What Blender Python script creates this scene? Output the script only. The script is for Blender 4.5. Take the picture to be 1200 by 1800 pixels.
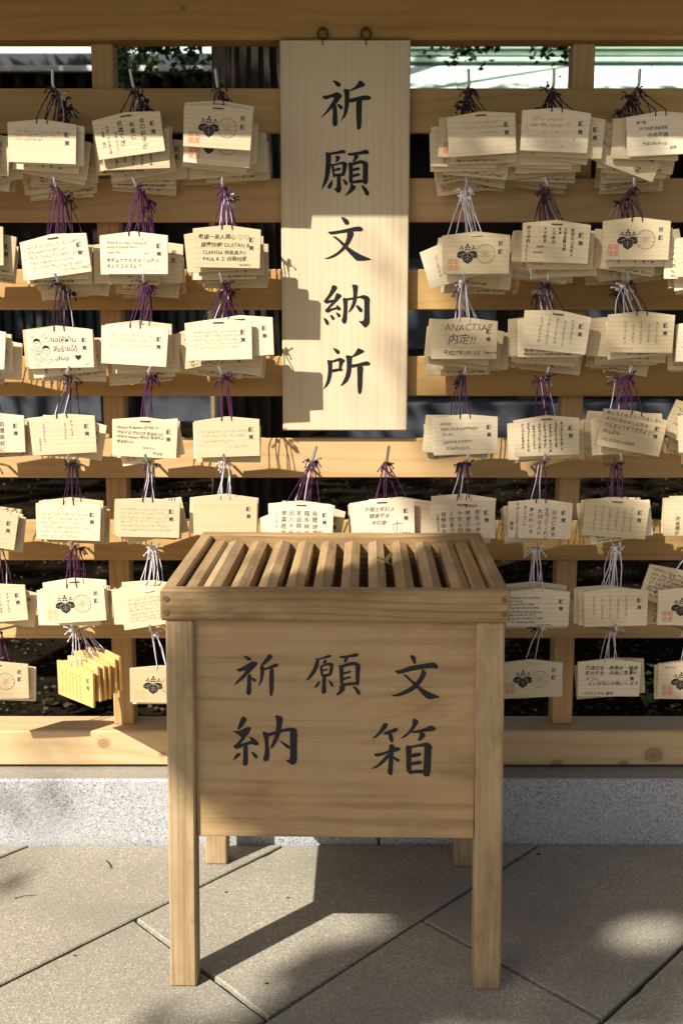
import bpy, bmesh, math, random
from math import radians, sin, cos, pi
from mathutils import Vector, Matrix, Euler

for o in list(bpy.data.objects): bpy.data.objects.remove(o)
SC = bpy.context.scene
COL = SC.collection
rnd = random.Random(7)

# ------------------------------------------------------------------ camera, sky, sun, exposure
CAM_H, PITCH, FPX = 1.4, radians(9.8), 2060.0
cam_d = bpy.data.cameras.new('camera'); cam = bpy.data.objects.new('camera', cam_d); COL.objects.link(cam)
cam_d.sensor_fit = 'VERTICAL'; cam_d.sensor_height = 36; cam_d.lens = FPX / 1800 * 36
cam_d.dof.use_dof = True; cam_d.dof.focus_distance = 2.65; cam_d.dof.aperture_fstop = 6.3
cam_d.clip_start = 0.05; cam_d.clip_end = 1000
cam.location = (0, 0, CAM_H); cam.rotation_euler = (pi / 2 - PITCH, 0, 0)
SC.camera = cam

SUN = Vector((0.27, 0.29, -0.332)).normalized()          # the way the light travels
SUN_EL = math.asin(-SUN.z)
w = bpy.data.worlds.new('World'); SC.world = w; w.use_nodes = True
wn = w.node_tree.nodes; wl = w.node_tree.links
sky = wn.new('ShaderNodeTexSky'); sky.sky_type = 'NISHITA'; sky.sun_disc = False
sky.sun_elevation = SUN_EL; sky.sun_rotation = math.atan2(-SUN.x, -SUN.y)
sky.air_density = 1.0; sky.dust_density = 3.0; sky.ozone_density = 0.6
wl.new(sky.outputs[0], wn['Background'].inputs[0]); wn['Background'].inputs[1].default_value = 0.05
sd = bpy.data.lights.new('sun', 'SUN'); sd.energy = 5.0; sd.angle = radians(0.53); sd.color = (1, .94, .83)
so = bpy.data.objects.new('sun', sd); COL.objects.link(so)
so.rotation_euler = SUN.to_track_quat('-Z', 'Y').to_euler(); so.location = (-6, -6, 9)
SC.view_settings.view_transform = 'Standard'; SC.view_settings.look = 'None'
SC.view_settings.exposure = 0.7; SC.view_settings.gamma = 1
SC.render.engine = 'CYCLES'
SC.cycles.max_bounces = 6

# ------------------------------------------------------------------ pixels of the photograph to places
def ray(x, y):
    a = (x - 600) / FPX; b = (900 - y) / FPX
    return Vector((a, cos(PITCH) + b * sin(PITCH), -sin(PITCH) + b * cos(PITCH)))
def P(x, y, Y):
    r = ray(x, y); t = Y / r.y
    return Vector((r.x * t, Y, CAM_H + r.z * t))
def G(x, y, z=0.0):
    r = ray(x, y); t = (z - CAM_H) / r.z
    return Vector((r.x * t, r.y * t, z))

# ------------------------------------------------------------------ helpers
def link(o, parent=None):
    COL.objects.link(o)
    if parent is not None: o.parent = parent
    return o
def tag(o, label=None, cat=None, group=None, kind=None):
    if label: o['label'] = label
    if cat: o['category'] = cat
    if group: o['group'] = group
    if kind: o['kind'] = kind
    return o
def empty(name, loc=(0, 0, 0), rz=0):
    o = bpy.data.objects.new(name, None); o.location = loc; o.rotation_euler.z = rz; o.empty_display_size = .1
    return link(o)
def mesh(name, verts, faces, mat, smooth=False):
    me = bpy.data.meshes.new(name); me.from_pydata(verts, [], faces); me.update()
    if mat is not None: me.materials.append(mat)
    if smooth: me.polygons.foreach_set('use_smooth', [True] * len(me.polygons))
    return me
def mobj(name, verts, faces, mat, parent=None, smooth=False, loc=None):
    o = bpy.data.objects.new(name, mesh(name, verts, faces, mat, smooth))
    if loc is not None: o.location = loc
    return link(o, parent)
def box_mesh(name, sx, sy, sz, mat, bev=0.002, taper=None):
    bm = bmesh.new(); bmesh.ops.create_cube(bm, size=1)
    for v in bm.verts:
        v.co.x *= sx; v.co.y *= sy; v.co.z *= sz
    if bev: bmesh.ops.bevel(bm, geom=bm.edges[:], offset=bev, segments=1, affect='EDGES', profile=.5)
    if taper:
        for v in bm.verts: taper(v.co)
    me = bpy.data.meshes.new(name); bm.to_mesh(me); bm.free()
    if mat is not None: me.materials.append(mat)
    return me
def box(name, x0, x1, y0, y1, z0, z1, mat, parent=None, bev=0.002, taper=None):
    me = box_mesh(name, x1 - x0, y1 - y0, z1 - z0, mat, bev, taper)
    o = bpy.data.objects.new(name, me); o.location = ((x0 + x1) / 2, (y0 + y1) / 2, (z0 + z1) / 2)
    return link(o, parent)
def tube(verts, faces, pts, r, n=5, r1=None, cap=True):
    """add a swept tube to the lists"""
    k0 = len(verts); m = len(pts)
    pts = [Vector(p) for p in pts]
    up = Vector((.13, .31, .94)).normalized()
    for i, p in enumerate(pts):
        d = (pts[min(i + 1, m - 1)] - pts[max(i - 1, 0)])
        d = d.normalized() if d.length > 1e-9 else Vector((0, 0, 1))
        a = d.cross(up)
        if a.length < 1e-3: a = d.cross(Vector((1, 0, 0)))
        a.normalize(); b = d.cross(a)
        rr = r if r1 is None else r + (r1 - r) * i / max(1, m - 1)
        for j in range(n):
            t = 2 * pi * j / n
            verts.append(tuple(p + a * (rr * cos(t)) + b * (rr * sin(t))))
    for i in range(m - 1):
        for j in range(n):
            faces.append((k0 + i * n + j, k0 + i * n + (j + 1) % n, k0 + (i + 1) * n + (j + 1) % n, k0 + (i + 1) * n + j))
    if cap:
        faces.append(tuple(k0 + j for j in range(n - 1, -1, -1)))
        faces.append(tuple(k0 + (m - 1) * n + j for j in range(n)))
def blob(verts, faces, c, r, seg=6, rings=4, sq=(1, 1, 1)):
    k0 = len(verts); c = Vector(c)
    for i in range(rings + 1):
        ph = pi * i / rings
        for j in range(seg):
            t = 2 * pi * j / seg
            verts.append((c.x + r * sq[0] * sin(ph) * cos(t), c.y + r * sq[1] * sin(ph) * sin(t), c.z + r * sq[2] * cos(ph)))
    for i in range(rings):
        for j in range(seg):
            faces.append((k0 + i * seg + j, k0 + (i + 1) * seg + j, k0 + (i + 1) * seg + (j + 1) % seg, k0 + i * seg + (j + 1) % seg))

# ------------------------------------------------------------------ materials
def new_mat(name, rough=.6, spec=.3):
    m = bpy.data.materials.new(name); m.use_nodes = True
    nt = m.node_tree; b = nt.nodes['Principled BSDF']
    b.inputs['Roughness'].default_value = rough
    b.inputs['Specular IOR Level'].default_value = spec
    return m, nt, b
def N(nt, t, **kw):
    n = nt.nodes.new(t)
    for k, v in kw.items(): setattr(n, k, v)
    return n
def ramp(nt, stops):
    r = N(nt, 'ShaderNodeValToRGB'); e = r.color_ramp.elements
    while len(e) < len(stops): e.new(.5)
    for i, (p, c) in enumerate(stops):
        e[i].position = p; e[i].color = (*c, 1) if len(c) == 3 else c
    return r
def mixc(nt, fac, a, b, mode='MIX'):
    n = N(nt, 'ShaderNodeMix', data_type='RGBA', blend_type=mode)
    for sock, v in ((n.inputs[0], fac), (n.inputs[6], a), (n.inputs[7], b)):
        if hasattr(v, 'default_value') or hasattr(v, 'links'): nt.links.new(v, sock)
        else: sock.default_value = v if isinstance(v, (int, float)) else (*v, 1)
    return n.outputs[2]
def math_(nt, op, a, b=None, c=None):
    n = N(nt, 'ShaderNodeMath', operation=op)
    for i, v in enumerate((a, b, c)):
        if v is None: continue
        if isinstance(v, (int, float)): n.inputs[i].default_value = v
        else: nt.links.new(v, n.inputs[i])
    return n.outputs[0]
def plain(name, c, rough=.6, spec=.3, metal=0):
    m, nt, b = new_mat(name, rough, spec)
    b.inputs['Base Color'].default_value = (*c, 1); b.inputs['Metallic'].default_value = metal
    return m
def wood(name, light, dark, axis='x', ring=1.0, streak=.5, vary=.12, stain=None, stain_amt=.0, rough=.62, bump=.12,
         knots=(), band=10.0, across=55, lines=38, blotch=0):
    m, nt, b = new_mat(name, rough, .25)
    L = nt.links.new
    tc = N(nt, 'ShaderNodeTexCoord'); oi = N(nt, 'ShaderNodeObjectInfo')
    off = N(nt, 'ShaderNodeVectorMath', operation='SCALE'); off.inputs[0].default_value = (13.1, 7.7, 9.3); L(oi.outputs['Random'], off.inputs['Scale'])
    add = N(nt, 'ShaderNodeVectorMath', operation='ADD'); L(tc.outputs['Object'], add.inputs[0]); L(off.outputs[0], add.inputs[1])
    ax = 'xyz'.index(axis)
    s1 = [across] * 3; s1[ax] = 1.6
    s2 = [4.0] * 3; s2[ax] = .7
    mp1 = N(nt, 'ShaderNodeMapping'); mp1.inputs['Scale'].default_value = s1; L(add.outputs[0], mp1.inputs[0])
    mp2 = N(nt, 'ShaderNodeMapping'); mp2.inputs['Scale'].default_value = s2; L(add.outputs[0], mp2.inputs[0])
    n1 = N(nt, 'ShaderNodeTexNoise'); n1.inputs['Scale'].default_value = 1; n1.inputs['Detail'].default_value = 5; n1.inputs['Roughness'].default_value = .65
    L(mp1.outputs[0], n1.inputs[0])
    nd = N(nt, 'ShaderNodeTexNoise'); nd.inputs['Scale'].default_value = .9; nd.inputs['Detail'].default_value = 2.5; L(mp2.outputs[0], nd.inputs[0])
    sp = N(nt, 'ShaderNodeSeparateXYZ'); L(add.outputs[0], sp.inputs[0])
    o1, o2 = [i for i in range(3) if i != ax]
    cr = math_(nt, 'ADD', sp.outputs[o1], math_(nt, 'MULTIPLY', sp.outputs[o2], .8))
    v = math_(nt, 'ADD', math_(nt, 'MULTIPLY', cr, lines), math_(nt, 'MULTIPLY', nd.outputs['Fac'], band))
    v = math_(nt, 'FRACT', v)
    v = math_(nt, 'POWER', math_(nt, 'MULTIPLY', math_(nt, 'ABSOLUTE', math_(nt, 'SUBTRACT', v, .5)), 2.0), 3.0)   # narrow late-wood lines
    n5 = N(nt, 'ShaderNodeTexNoise'); n5.inputs['Scale'].default_value = 2.2; n5.inputs['Detail'].default_value = 2; L(mp2.outputs[0], n5.inputs[0])
    v = math_(nt, 'MULTIPLY', v, math_(nt, 'MULTIPLY', n5.outputs['Fac'], ring * 1.15))
    f = math_(nt, 'MULTIPLY', math_(nt, 'SUBTRACT', n1.outputs['Fac'], .5), streak * 2.2)
    fac = math_(nt, 'ADD', v, f)
    n3 = N(nt, 'ShaderNodeTexNoise'); n3.inputs['Scale'].default_value = 3.0; n3.inputs['Detail'].default_value = 3; L(add.outputs[0], n3.inputs[0])
    fac = math_(nt, 'ADD', fac, math_(nt, 'MULTIPLY', math_(nt, 'SUBTRACT', n3.outputs['Fac'], .42), .55))
    cl = N(nt, 'ShaderNodeClamp'); L(fac, cl.inputs[0])
    col = mixc(nt, cl.outputs[0], light, dark)
    if stain:
        n4 = N(nt, 'ShaderNodeTexNoise'); n4.inputs['Scale'].default_value = 5; n4.inputs['Detail'].default_value = 6; n4.inputs['Roughness'].default_value = .7
        s4 = [1.6] * 3; s4[ax] = .6
        mp4 = N(nt, 'ShaderNodeMapping'); mp4.inputs['Scale'].default_value = s4; mp4.inputs['Location'].default_value = (3, 5, 1)
        L(add.outputs[0], mp4.inputs[0]); L(mp4.outputs[0], n4.inputs[0])
        r4 = ramp(nt, [(.42, (0, 0, 0)), (.68, (1, 1, 1))]); L(n4.outputs['Fac'], r4.inputs[0])
        col = mixc(nt, math_(nt, 'MULTIPLY', r4.outputs[0], stain_amt), col, stain)
    if blotch:
        for (sc_, lo, hi, cc, am) in ((7.0, .50, .66, (.12, .07, .03), blotch), (11.0, .54, .70, (.50, .40, .27), blotch * .8), (26.0, .60, .72, (.09, .055, .028), blotch * .9)):
            nb_ = N(nt, 'ShaderNodeTexNoise'); nb_.inputs['Scale'].default_value = sc_; nb_.inputs['Detail'].default_value = 7; nb_.inputs['Roughness'].default_value = .72
            sb = [1.0] * 3; sb[ax] = .38
            mb = N(nt, 'ShaderNodeMapping'); mb.inputs['Scale'].default_value = sb; mb.inputs['Location'].default_value = (sc_, 2 * sc_, .3 * sc_)
            L(add.outputs[0], mb.inputs[0]); L(mb.outputs[0], nb_.inputs[0])
            rb_ = ramp(nt, [(lo, (0, 0, 0)), (hi, (1, 1, 1))]); L(nb_.outputs['Fac'], rb_.inputs[0])
            col = mixc(nt, math_(nt, 'MULTIPLY', rb_.outputs[0], am), col, cc)
    if knots:
        sep = N(nt, 'ShaderNodeSeparateXYZ'); L(tc.outputs['Object'], sep.inputs[0])
        for kx, kz, kr in knots:
            dx = math_(nt, 'MULTIPLY', math_(nt, 'SUBTRACT', sep.outputs[0], kx), 1 / kr / 1.25)
            dz = math_(nt, 'MULTIPLY', math_(nt, 'SUBTRACT', sep.outputs[2], kz), 1 / kr)
            d = math_(nt, 'SQRT', math_(nt, 'ADD', math_(nt, 'MULTIPLY', dx, dx), math_(nt, 'MULTIPLY', dz, dz)))
            d = math_(nt, 'ADD', d, math_(nt, 'MULTIPLY', math_(nt, 'SUBTRACT', n3.outputs['Fac'], .5), .9))
            rr = ramp(nt, [(0, (1, 1, 1)), (.42, (.6, .6, .6)), (.5, (.95, .95, .95)), (.62, (.2, .2, .2)), (1, (0, 0, 0))])
            L(math_(nt, 'MULTIPLY', d, .55), rr.inputs[0])
            col = mixc(nt, math_(nt, 'MULTIPLY', rr.outputs[0], .75), col, (.17, .075, .03))
    hv = N(nt, 'ShaderNodeHueSaturation'); L(col, hv.inputs['Color'])
    L(math_(nt, 'ADD', math_(nt, 'MULTIPLY', oi.outputs['Random'], vary), 1 - vary / 2), hv.inputs['Value'])
    L(math_(nt, 'ADD', math_(nt, 'MULTIPLY', oi.outputs['Random'], -vary * .8), 1 + vary * .4), hv.inputs['Saturation'])
    L(hv.outputs[0], b.inputs['Base Color'])
    bp = N(nt, 'ShaderNodeBump'); bp.inputs['Strength'].default_value = bump; bp.inputs['Distance'].default_value = .002
    L(n1.outputs['Fac'], bp.inputs['Height']); L(bp.outputs[0], b.inputs['Normal'])
    return m
def speckle(name, base, spots, scale, rough=.75, bump=.3, stain=None, big=2.0, slab_vary=0.08, ledge=None):
    """stone: base tone, list of (colour, threshold, voronoi scale), broad dirt"""
    m, nt, b = new_mat(name, rough, .3); L = nt.links.new
    tc = N(nt, 'ShaderNodeTexCoord'); oi = N(nt, 'ShaderNodeObjectInfo')
    ge = N(nt, 'ShaderNodeNewGeometry')
    n = N(nt, 'ShaderNodeTexNoise'); n.inputs['Scale'].default_value = scale; n.inputs['Detail'].default_value = 4; n.inputs['Roughness'].default_value = .75
    L(ge.outputs['Position'], n.inputs[0])
    r = ramp(nt, [(.3, tuple(c * .72 for c in base)), (.7, tuple(min(1, c * 1.25) for c in base))]); L(n.outputs['Fac'], r.inputs[0])
    col = r.outputs[0]
    for c, th, sc in spots:
        vo = N(nt, 'ShaderNodeTexVoronoi'); vo.inputs['Scale'].default_value = sc; L(ge.outputs['Position'], vo.inputs[0])
        sx = N(nt, 'ShaderNodeSeparateColor'); L(vo.outputs['Color'], sx.inputs[0])
        pick = math_(nt, 'LESS_THAN', sx.outputs[0], th)
        edge = math_(nt, 'LESS_THAN', vo.outputs['Distance'], .42)
        col = mixc(nt, math_(nt, 'MULTIPLY', pick, edge), col, c)
    if stain:
        n2 = N(nt, 'ShaderNodeTexNoise'); n2.inputs['Scale'].default_value = big; n2.inputs['Detail'].default_value = 6; n2.inputs['Roughness'].default_value = .65
        L(ge.outputs['Position'], n2.inputs[0])
        r2 = ramp(nt, [(.4, (0, 0, 0)), (.72, (.7, .7, .7))]); L(n2.outputs['Fac'], r2.inputs[0])
        col = mixc(nt, r2.outputs[0], col, stain)
    if ledge:
        sn = N(nt, 'ShaderNodeSeparateXYZ'); L(ge.outputs['Normal'], sn.inputs[0])
        up = math_(nt, 'MULTIPLY', math_(nt, 'GREATER_THAN', sn.outputs[2], .9), math_(nt, 'ADD', math_(nt, 'MULTIPLY', n.outputs['Fac'], .9), .2))
        col = mixc(nt, up, col, ledge)
    hv = N(nt, 'ShaderNodeHueSaturation'); L(col, hv.inputs['Color'])
    L(math_(nt, 'ADD', math_(nt, 'MULTIPLY', oi.outputs['Random'], slab_vary), 1 - slab_vary / 2), hv.inputs['Value'])
    L(hv.outputs[0], b.inputs['Base Color'])
    bp = N(nt, 'ShaderNodeBump'); bp.inputs['Strength'].default_value = bump; bp.inputs['Distance'].default_value = .002
    L(n.outputs['Fac'], bp.inputs['Height']); L(bp.outputs[0], b.inputs['Normal'])
    return m
def noisy(name, c1, c2, scale, rough=.8, detail=4, vary=0, trans=0, bump=0, stretch=None):
    m, nt, b = new_mat(name, rough, .25); L = nt.links.new
    ge = N(nt, 'ShaderNodeNewGeometry'); oi = N(nt, 'ShaderNodeObjectInfo')
    n = N(nt, 'ShaderNodeTexNoise'); n.inputs['Scale'].default_value = scale; n.inputs['Detail'].default_value = detail
    src = ge.outputs['Position']
    if stretch:
        mp = N(nt, 'ShaderNodeMapping'); mp.inputs['Scale'].default_value = stretch; L(src, mp.inputs[0]); src = mp.outputs[0]
    L(src, n.inputs[0])
    r = ramp(nt, [(.32, c1), (.68, c2)]); L(n.outputs['Fac'], r.inputs[0])
    L(r.outputs[0], b.inputs['Base Color'])
    if bump:
        bp = N(nt, 'ShaderNodeBump'); bp.inputs['Strength'].default_value = bump; bp.inputs['Distance'].default_value = .03
        L(n.outputs['Fac'], bp.inputs['Height']); L(bp.outputs[0], b.inputs['Normal'])
    if trans:
        tr = N(nt, 'ShaderNodeBsdfTranslucent'); L(r.outputs[0], tr.inputs[0])
        mx = N(nt, 'ShaderNodeMixShader'); mx.inputs[0].default_value = trans
        L(b.outputs[0], mx.inputs[1]); L(tr.outputs[0], mx.inputs[2]); L(mx.outputs[0], nt.nodes['Material Output'].inputs[0])
    return m

M = {}
M['rail'] = wood('rail_wood', (.56, .36, .155), (.36, .20, .07), 'x', ring=.5, streak=.4, vary=.16, lines=30)
M['post'] = wood('post_wood', (.54, .35, .155), (.36, .205, .08), 'z', ring=.8, streak=.4, vary=.12, lines=60)
M['beam'] = wood('beam_wood', (.50, .285, .095), (.29, .145, .045), 'x', ring=.55, streak=.5, vary=.05, knots=((-.385, -.012, .005),), lines=30)
M['sill'] = wood('sill_wood', (.62, .45, .25), (.44, .27, .12), 'x', ring=.55, streak=.35, vary=.05, bump=.08, lines=20,
                 knots=((-.639, .014, .014), (-.482, -.018, .007), (.84, -.02, .02), (.58, -.045, .013), (.76, -.045, .011)))
M['sign'] = wood('sign_wood', (.66, .535, .36), (.48, .355, .20), 'z', ring=.5, streak=.5, vary=.02, across=80, bump=.06, lines=55, band=3)
M['plaque'] = wood('plaque_wood', (.68, .56, .375), (.52, .385, .21), 'x', ring=.55, streak=.45, vary=.42, across=110, bump=.05, lines=110, band=5)
M['plaque_old'] = wood('plaque_wood_old', (.66, .44, .17), (.52, .31, .10), 'x', ring=.4, streak=.3, vary=.1, across=120, bump=.05, lines=110, band=5)
M['box_x'] = wood('box_wood_x', (.40, .26, .115), (.19, .10, .036), 'x', ring=1.0, streak=.8, vary=.06, stain=(.16, .105, .06), stain_amt=.6, bump=.3, rough=.7, lines=75, blotch=.5)
M['box_y'] = wood('box_wood_y', (.41, .275, .135), (.20, .115, .05), 'y', ring=.8, streak=.8, vary=.16, stain=(.17, .12, .075), stain_amt=.6, bump=.3, rough=.7, lines=90, blotch=.5)
M['box_z'] = wood('box_wood_z', (.47, .34, .19), (.25, .155, .07), 'z', ring=.7, streak=1.1, vary=.08, stain=(.25, .17, .09), stain_amt=.6, bump=.3, rough=.7, lines=80, blotch=.5)
M['panel'] = wood('panel_wood', (.48, .32, .16), (.22, .115, .045), 'x', ring=.5, streak=.95, vary=.02, stain=(.40, .30, .19), stain_amt=.6, bump=.15, band=13, lines=14, across=75, blotch=.32)
M['peg'] = plain('peg_wood', (.17, .11, .07), .7)
M['ink'] = plain('ink', (.012, .012, .013), .5)
M['ink_old'] = plain('ink_worn', (.022, .022, .024), .7)
M['pen'] = plain('pen', (.018, .017, .018), .6)
M['pencil'] = plain('pencil', (.22, .18, .13), .7)
M['stamp'] = plain('stamp_ink', (.045, .05, .06), .6)
M['seal'] = plain('seal_red', (.75, .16, .07), .6)
M['seal_pale'] = plain('seal_pale', (.78, .42, .22), .6)
M['purple'] = plain('cord_purple', (.085, .018, .075), .6)
M['plum'] = plain('cord_dark', (.030, .012, .030), .6)
M['white'] = plain('cord_white', (.68, .64, .70), .6)
M['orange'] = plain('cord_orange', (.55, .20, .05), .6)
M['steel'] = plain('steel', (.52, .52, .50), .35, .5, .9)
M['bronze'] = plain('bronze', (.12, .075, .04), .4, .5, .8)
M['hole'] = plain('hole', (.02, .012, .008), .9)
M['granite'] = speckle('granite', (.42, .43, .45), [((.06, .06, .07), .28, 240), ((.19, .19, .20), .3, 320), ((.62, .62, .62), .25, 200)], 90, .7, .15, stain=(.42, .42, .41), big=3.0, slab_vary=.04, ledge=(.25, .215, .15))
M['paving'] = speckle('paving', (.345, .315, .25), [((.62, .58, .49), .2, 230), ((.13, .12, .10), .22, 280), ((.48, .42, .31), .2, 340)], 170, .8, .5, stain=(.21, .195, .165), big=2.2, slab_vary=.2)
M['joint'] = noisy('joint_dirt', (.018, .015, .012), (.05, .042, .032), 40)
M['soil'] = noisy('soil', (.008, .006, .004), (.022, .017, .010), 5, .95, 8)
M['bark'] = noisy('bark', (.020, .015, .011), (.06, .047, .035), 9, .95, 6, bump=.9, stretch=(5, 5, .7))
M['leaf'] = noisy('leaf', (.030, .062, .014), (.075, .13, .035), 6, .5, trans=.3)
M['leaf_dark'] = noisy('leaf_dark', (.02, .042, .012), (.05, .085, .025), 6, .5, trans=.25)
M['litter'] = noisy('litter', (.018, .012, .006), (.13, .085, .042), 14, .9)
M['soil'].node_tree.nodes['Principled BSDF'].inputs['Specular IOR Level'].default_value = 0
M['copper'] = noisy('copper_patina', (.50, .66, .56), (.66, .77, .68), 4, .6, 5)
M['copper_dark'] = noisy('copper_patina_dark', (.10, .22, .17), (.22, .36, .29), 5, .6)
M['timber'] = noisy('dark_timber', (.018, .012, .008), (.04, .026, .017), 4, .8)
M['plaster'] = noisy('plaster', (.55, .54, .50), (.68, .67, .63), 3, .8)
M['stonebase'] = noisy('stone_base', (.045, .05, .06), (.085, .092, .105), 3, .8)
M['glass'] = plain('window_paper', (.07, .08, .09), .6, .2)

# ------------------------------------------------------------------ the setting: ground and pavement
ground = mobj('ground', [(-300, -300, -.03), (300, -300, -.03), (300, 400, -.03), (-300, 400, -.03)], [(0, 1, 2, 3)], M['soil'])
tag(ground, kind='structure')
KY = 2.925                                                 # front of the granite plinth
pav = mobj('pavement', [(-4.2, -5, -.012), (4.2, -5, -.012), (4.2, KY - .002, -.012), (-4.2, KY - .002, -.012)], [(0, 1, 2, 3)], M['joint'])
tag(pav, kind='structure')
A0 = Vector((-.482, 2.532)); E1 = Vector((cos(radians(49.2)), sin(radians(49.2)))); E2 = Vector((cos(radians(-49.4)), sin(radians(-49.4))))
SW, SL = .515, 1.02
def clip_poly(poly, f):
    out = []
    for i in range(len(poly)):
        a, b = poly[i], poly[(i + 1) % len(poly)]
        fa, fb = f(a), f(b)
        if fa >= 0: out.append(a)
        if (fa >= 0) != (fb >= 0): out.append(a + (b - a) * (fa / (fa - fb)))
    return out
gap = .0045
for s in range(-14, 15):
    for k in range(-9, 9):
        o0 = A0 + E2 * (SW * s) + E1 * (SL * k + .51 * (s % 2) + .0)
        quad = [o0 + E1 * gap + E2 * gap, o0 + E1 * gap + E2 * (SW - gap), o0 + E1 * (SL - gap) + E2 * (SW - gap), o0 + E1 * (SL - gap) + E2 * gap]
        for f in (lambda p: KY - .010 - p.y, lambda p: p.y + 4.9, lambda p: p.x + 4.1, lambda p: 4.1 - p.x):
            quad = clip_poly(quad, f)
            if len(quad) < 3: break
        if len(quad) < 3: continue
        c = sum(quad, Vector((0, 0))) / len(quad)
        if (c - Vector((0, 2.4))).length < 2.0:
            ch = []
            for i in range(len(quad)):
                a_, b_ = quad[i], quad[(i + 1) % len(quad)]; m_ = max(1, int((b_ - a_).length / .035))
                for j in range(m_):
                    q = a_.lerp(b_, j / m_); dd = rnd.uniform(0, .0012) + (rnd.uniform(.001, .0045) if rnd.random() < .07 else 0)
                    ch.append(q + (c - q).normalized() * dd)
            quad = ch
        n = len(quad); dz = rnd.uniform(-.0012, .0012)
        ins = [q + (c - q).normalized() * .0035 for q in quad]
        # orientation
        area = sum(quad[i].x * quad[(i + 1) % n].y - quad[(i + 1) % n].x * quad[i].y for i in range(n))
        if area < 0: quad = quad[::-1]; ins = ins[::-1]
        v = [(q.x, q.y, -.0115) for q in quad] + [(q.x, q.y, -.003 + dz) for q in quad] + [(q.x, q.y, dz) for q in ins]
        fcs = [tuple(2 * n + i for i in range(n))]
        for l in (0, 1):
            fcs += [(l * n + i, l * n + (i + 1) % n, (l + 1) * n + (i + 1) % n, (l + 1) * n + i) for i in range(n)]
        mobj('paving_slab', [(a - c.x, b - c.y, z) for a, b, z in v], fcs, M['paving'], pav, loc=(c.x, c.y, 0))

# granite plinth
pl = empty('granite_plinth', (0, KY, 0)); tag(pl, 'low plinth of pale speckled granite under the wooden rack', 'plinth')
ZK = .179
for x0, x1 in ((-4.1, -1.902), (-1.898, .098), (.102, 2.098), (2.102, 4.1)):
    box('granite_block', x0, x1, 0, .42, -.02, ZK, M['granite'], pl, .006)

# ------------------------------------------------------------------ the rack
rack = empty('plaque_rack', (0, 3.06, ZK)); tag(rack, 'long roofed rack of pale planed timber with horizontal rails', 'rack')
RO = Vector(rack.location)
def rbox(name, x0, x1, y0, y1, z0, z1, mat, parent=rack, bev=.0025):
    off = RO if parent is rack else RO + parent.location
    return box(name, x0 - off.x, x1 - off.x, y0 - off.y, y1 - off.y, z0 - off.z, z1 - off.z, mat, parent, bev)
XL, XR = -2.05, 2.05
ZS = .284
rbox('sill', XL, XR, 3.003, 3.124, .187, ZS, M['sill'], bev=.004)
for x in (-1.8, -1.0, -.39, .30, .95, 1.8):
    rbox('shim', x - .035, x + .035, 3.012, 3.11, ZK + .0005, .1868, M['stonebase'], bev=.001)
RY = 3.03
PX = (-1.78, -.592, .600, 1.79)
for x in PX: rbox('post', x - .0275, x + .0275, 3.0525, 3.112, ZS + .0005, 2.0505, M['post'], bev=.003)
rbox('top_beam', XL, XR, 3.02, 3.104, 2.051, 2.22, M['beam'], bev=.004)
RAILZ = [(1.833, 1.939), (1.617, 1.724), (1.399, 1.501), (1.180, 1.282), (.967, 1.071), (.747, .854), (.534, .643)]
rails = [rbox('rail', XL, XR, RY, 3.052, a, b, M['rail']) for a, b in RAILZ]
# the little roof over the rack
EY, EZ = 2.45, 2.258
rv = []
for yy, zz in ((EY, EZ), (3.06, 2.64), (3.67, 2.27), (3.67, 2.30), (3.06, 2.675), (EY, 2.30)):
    rv += [(-3.2 , yy - RO.y, zz - RO.z), (3.2, yy - RO.y, zz - RO.z)]
rf = [(2 * i, 2 * i + 1, 2 * ((i + 1) % 6) + 1, 2 * ((i + 1) % 6)) for i in range(6)] + [(0, 2, 8, 10), (2, 4, 6, 8), (11, 9, 3, 1), (9, 7, 5, 3)]
roof = mobj('roof', rv, rf, M['copper_dark'], rack)
for i in range(13):
    x = -3 + i * .5
    for yy in (-1, 1):
        v = []; f = []
        tube(v, f, [(x, yy * .58, 2.27 - RO.z - .015), (x, 0, 2.625 - RO.z - .02)], .018, 4)
        mobj('rafter', v, f, M['beam'], roof)
for x in (PX[0], PX[-1]): rbox('king_post', x - .03, x + .03, 3.03, 3.09, 2.2205, 2.61, M['post'])

# hooks: steel rods that lean up and outwards
COLX = {'G': -.867, 'A': -.669, 'B': -.474, 'C': -.281, 'K': -.085, 'L': .104, 'D': .297, 'E': .491, 'F': .686, 'I': .884}
TILT = .20
def rod_at(col, row, Y):
    zb = (RAILZ[row][0] + RAILZ[row][1]) / 2 - (.012 if row == 0 else .02)
    lean = HLEAN.get((col, row), 0)
    d = RY - Y
    return Vector((COLX[col] + lean * d, Y, zb + d * TILT))
HLEAN = {}
def make_hook(col, row, length=.185):
    HLEAN[(col, row)] = rnd.uniform(-.05, .05) + (.05 if (col, row) == ('K', 4) else 0)
    a = rod_at(col, row, RY + .012); b = rod_at(col, row, RY - length)
    off = RO + rails[row].location
    v = []; f = []
    up_ = .036 if row == 0 or col in 'KL' else .017
    b2 = b + Vector((HLEAN[(col, row)] * .12, -.004, up_)); bm_ = b + Vector((0, -.004, .004))
    tube(v, f, [a - off, b - off, bm_ - off, b2 - off, b2 - off + Vector((0, 0, .0015))], .0036, 10)
    n = 10; k = len(v) - n
    for i in range(k, len(v)):
        c = b2 - off; v[i] = tuple(Vector(v[i]) * .7 + c * .3)
    mobj('hook', v, f, M['steel'], rails[row], smooth=False)

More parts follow.
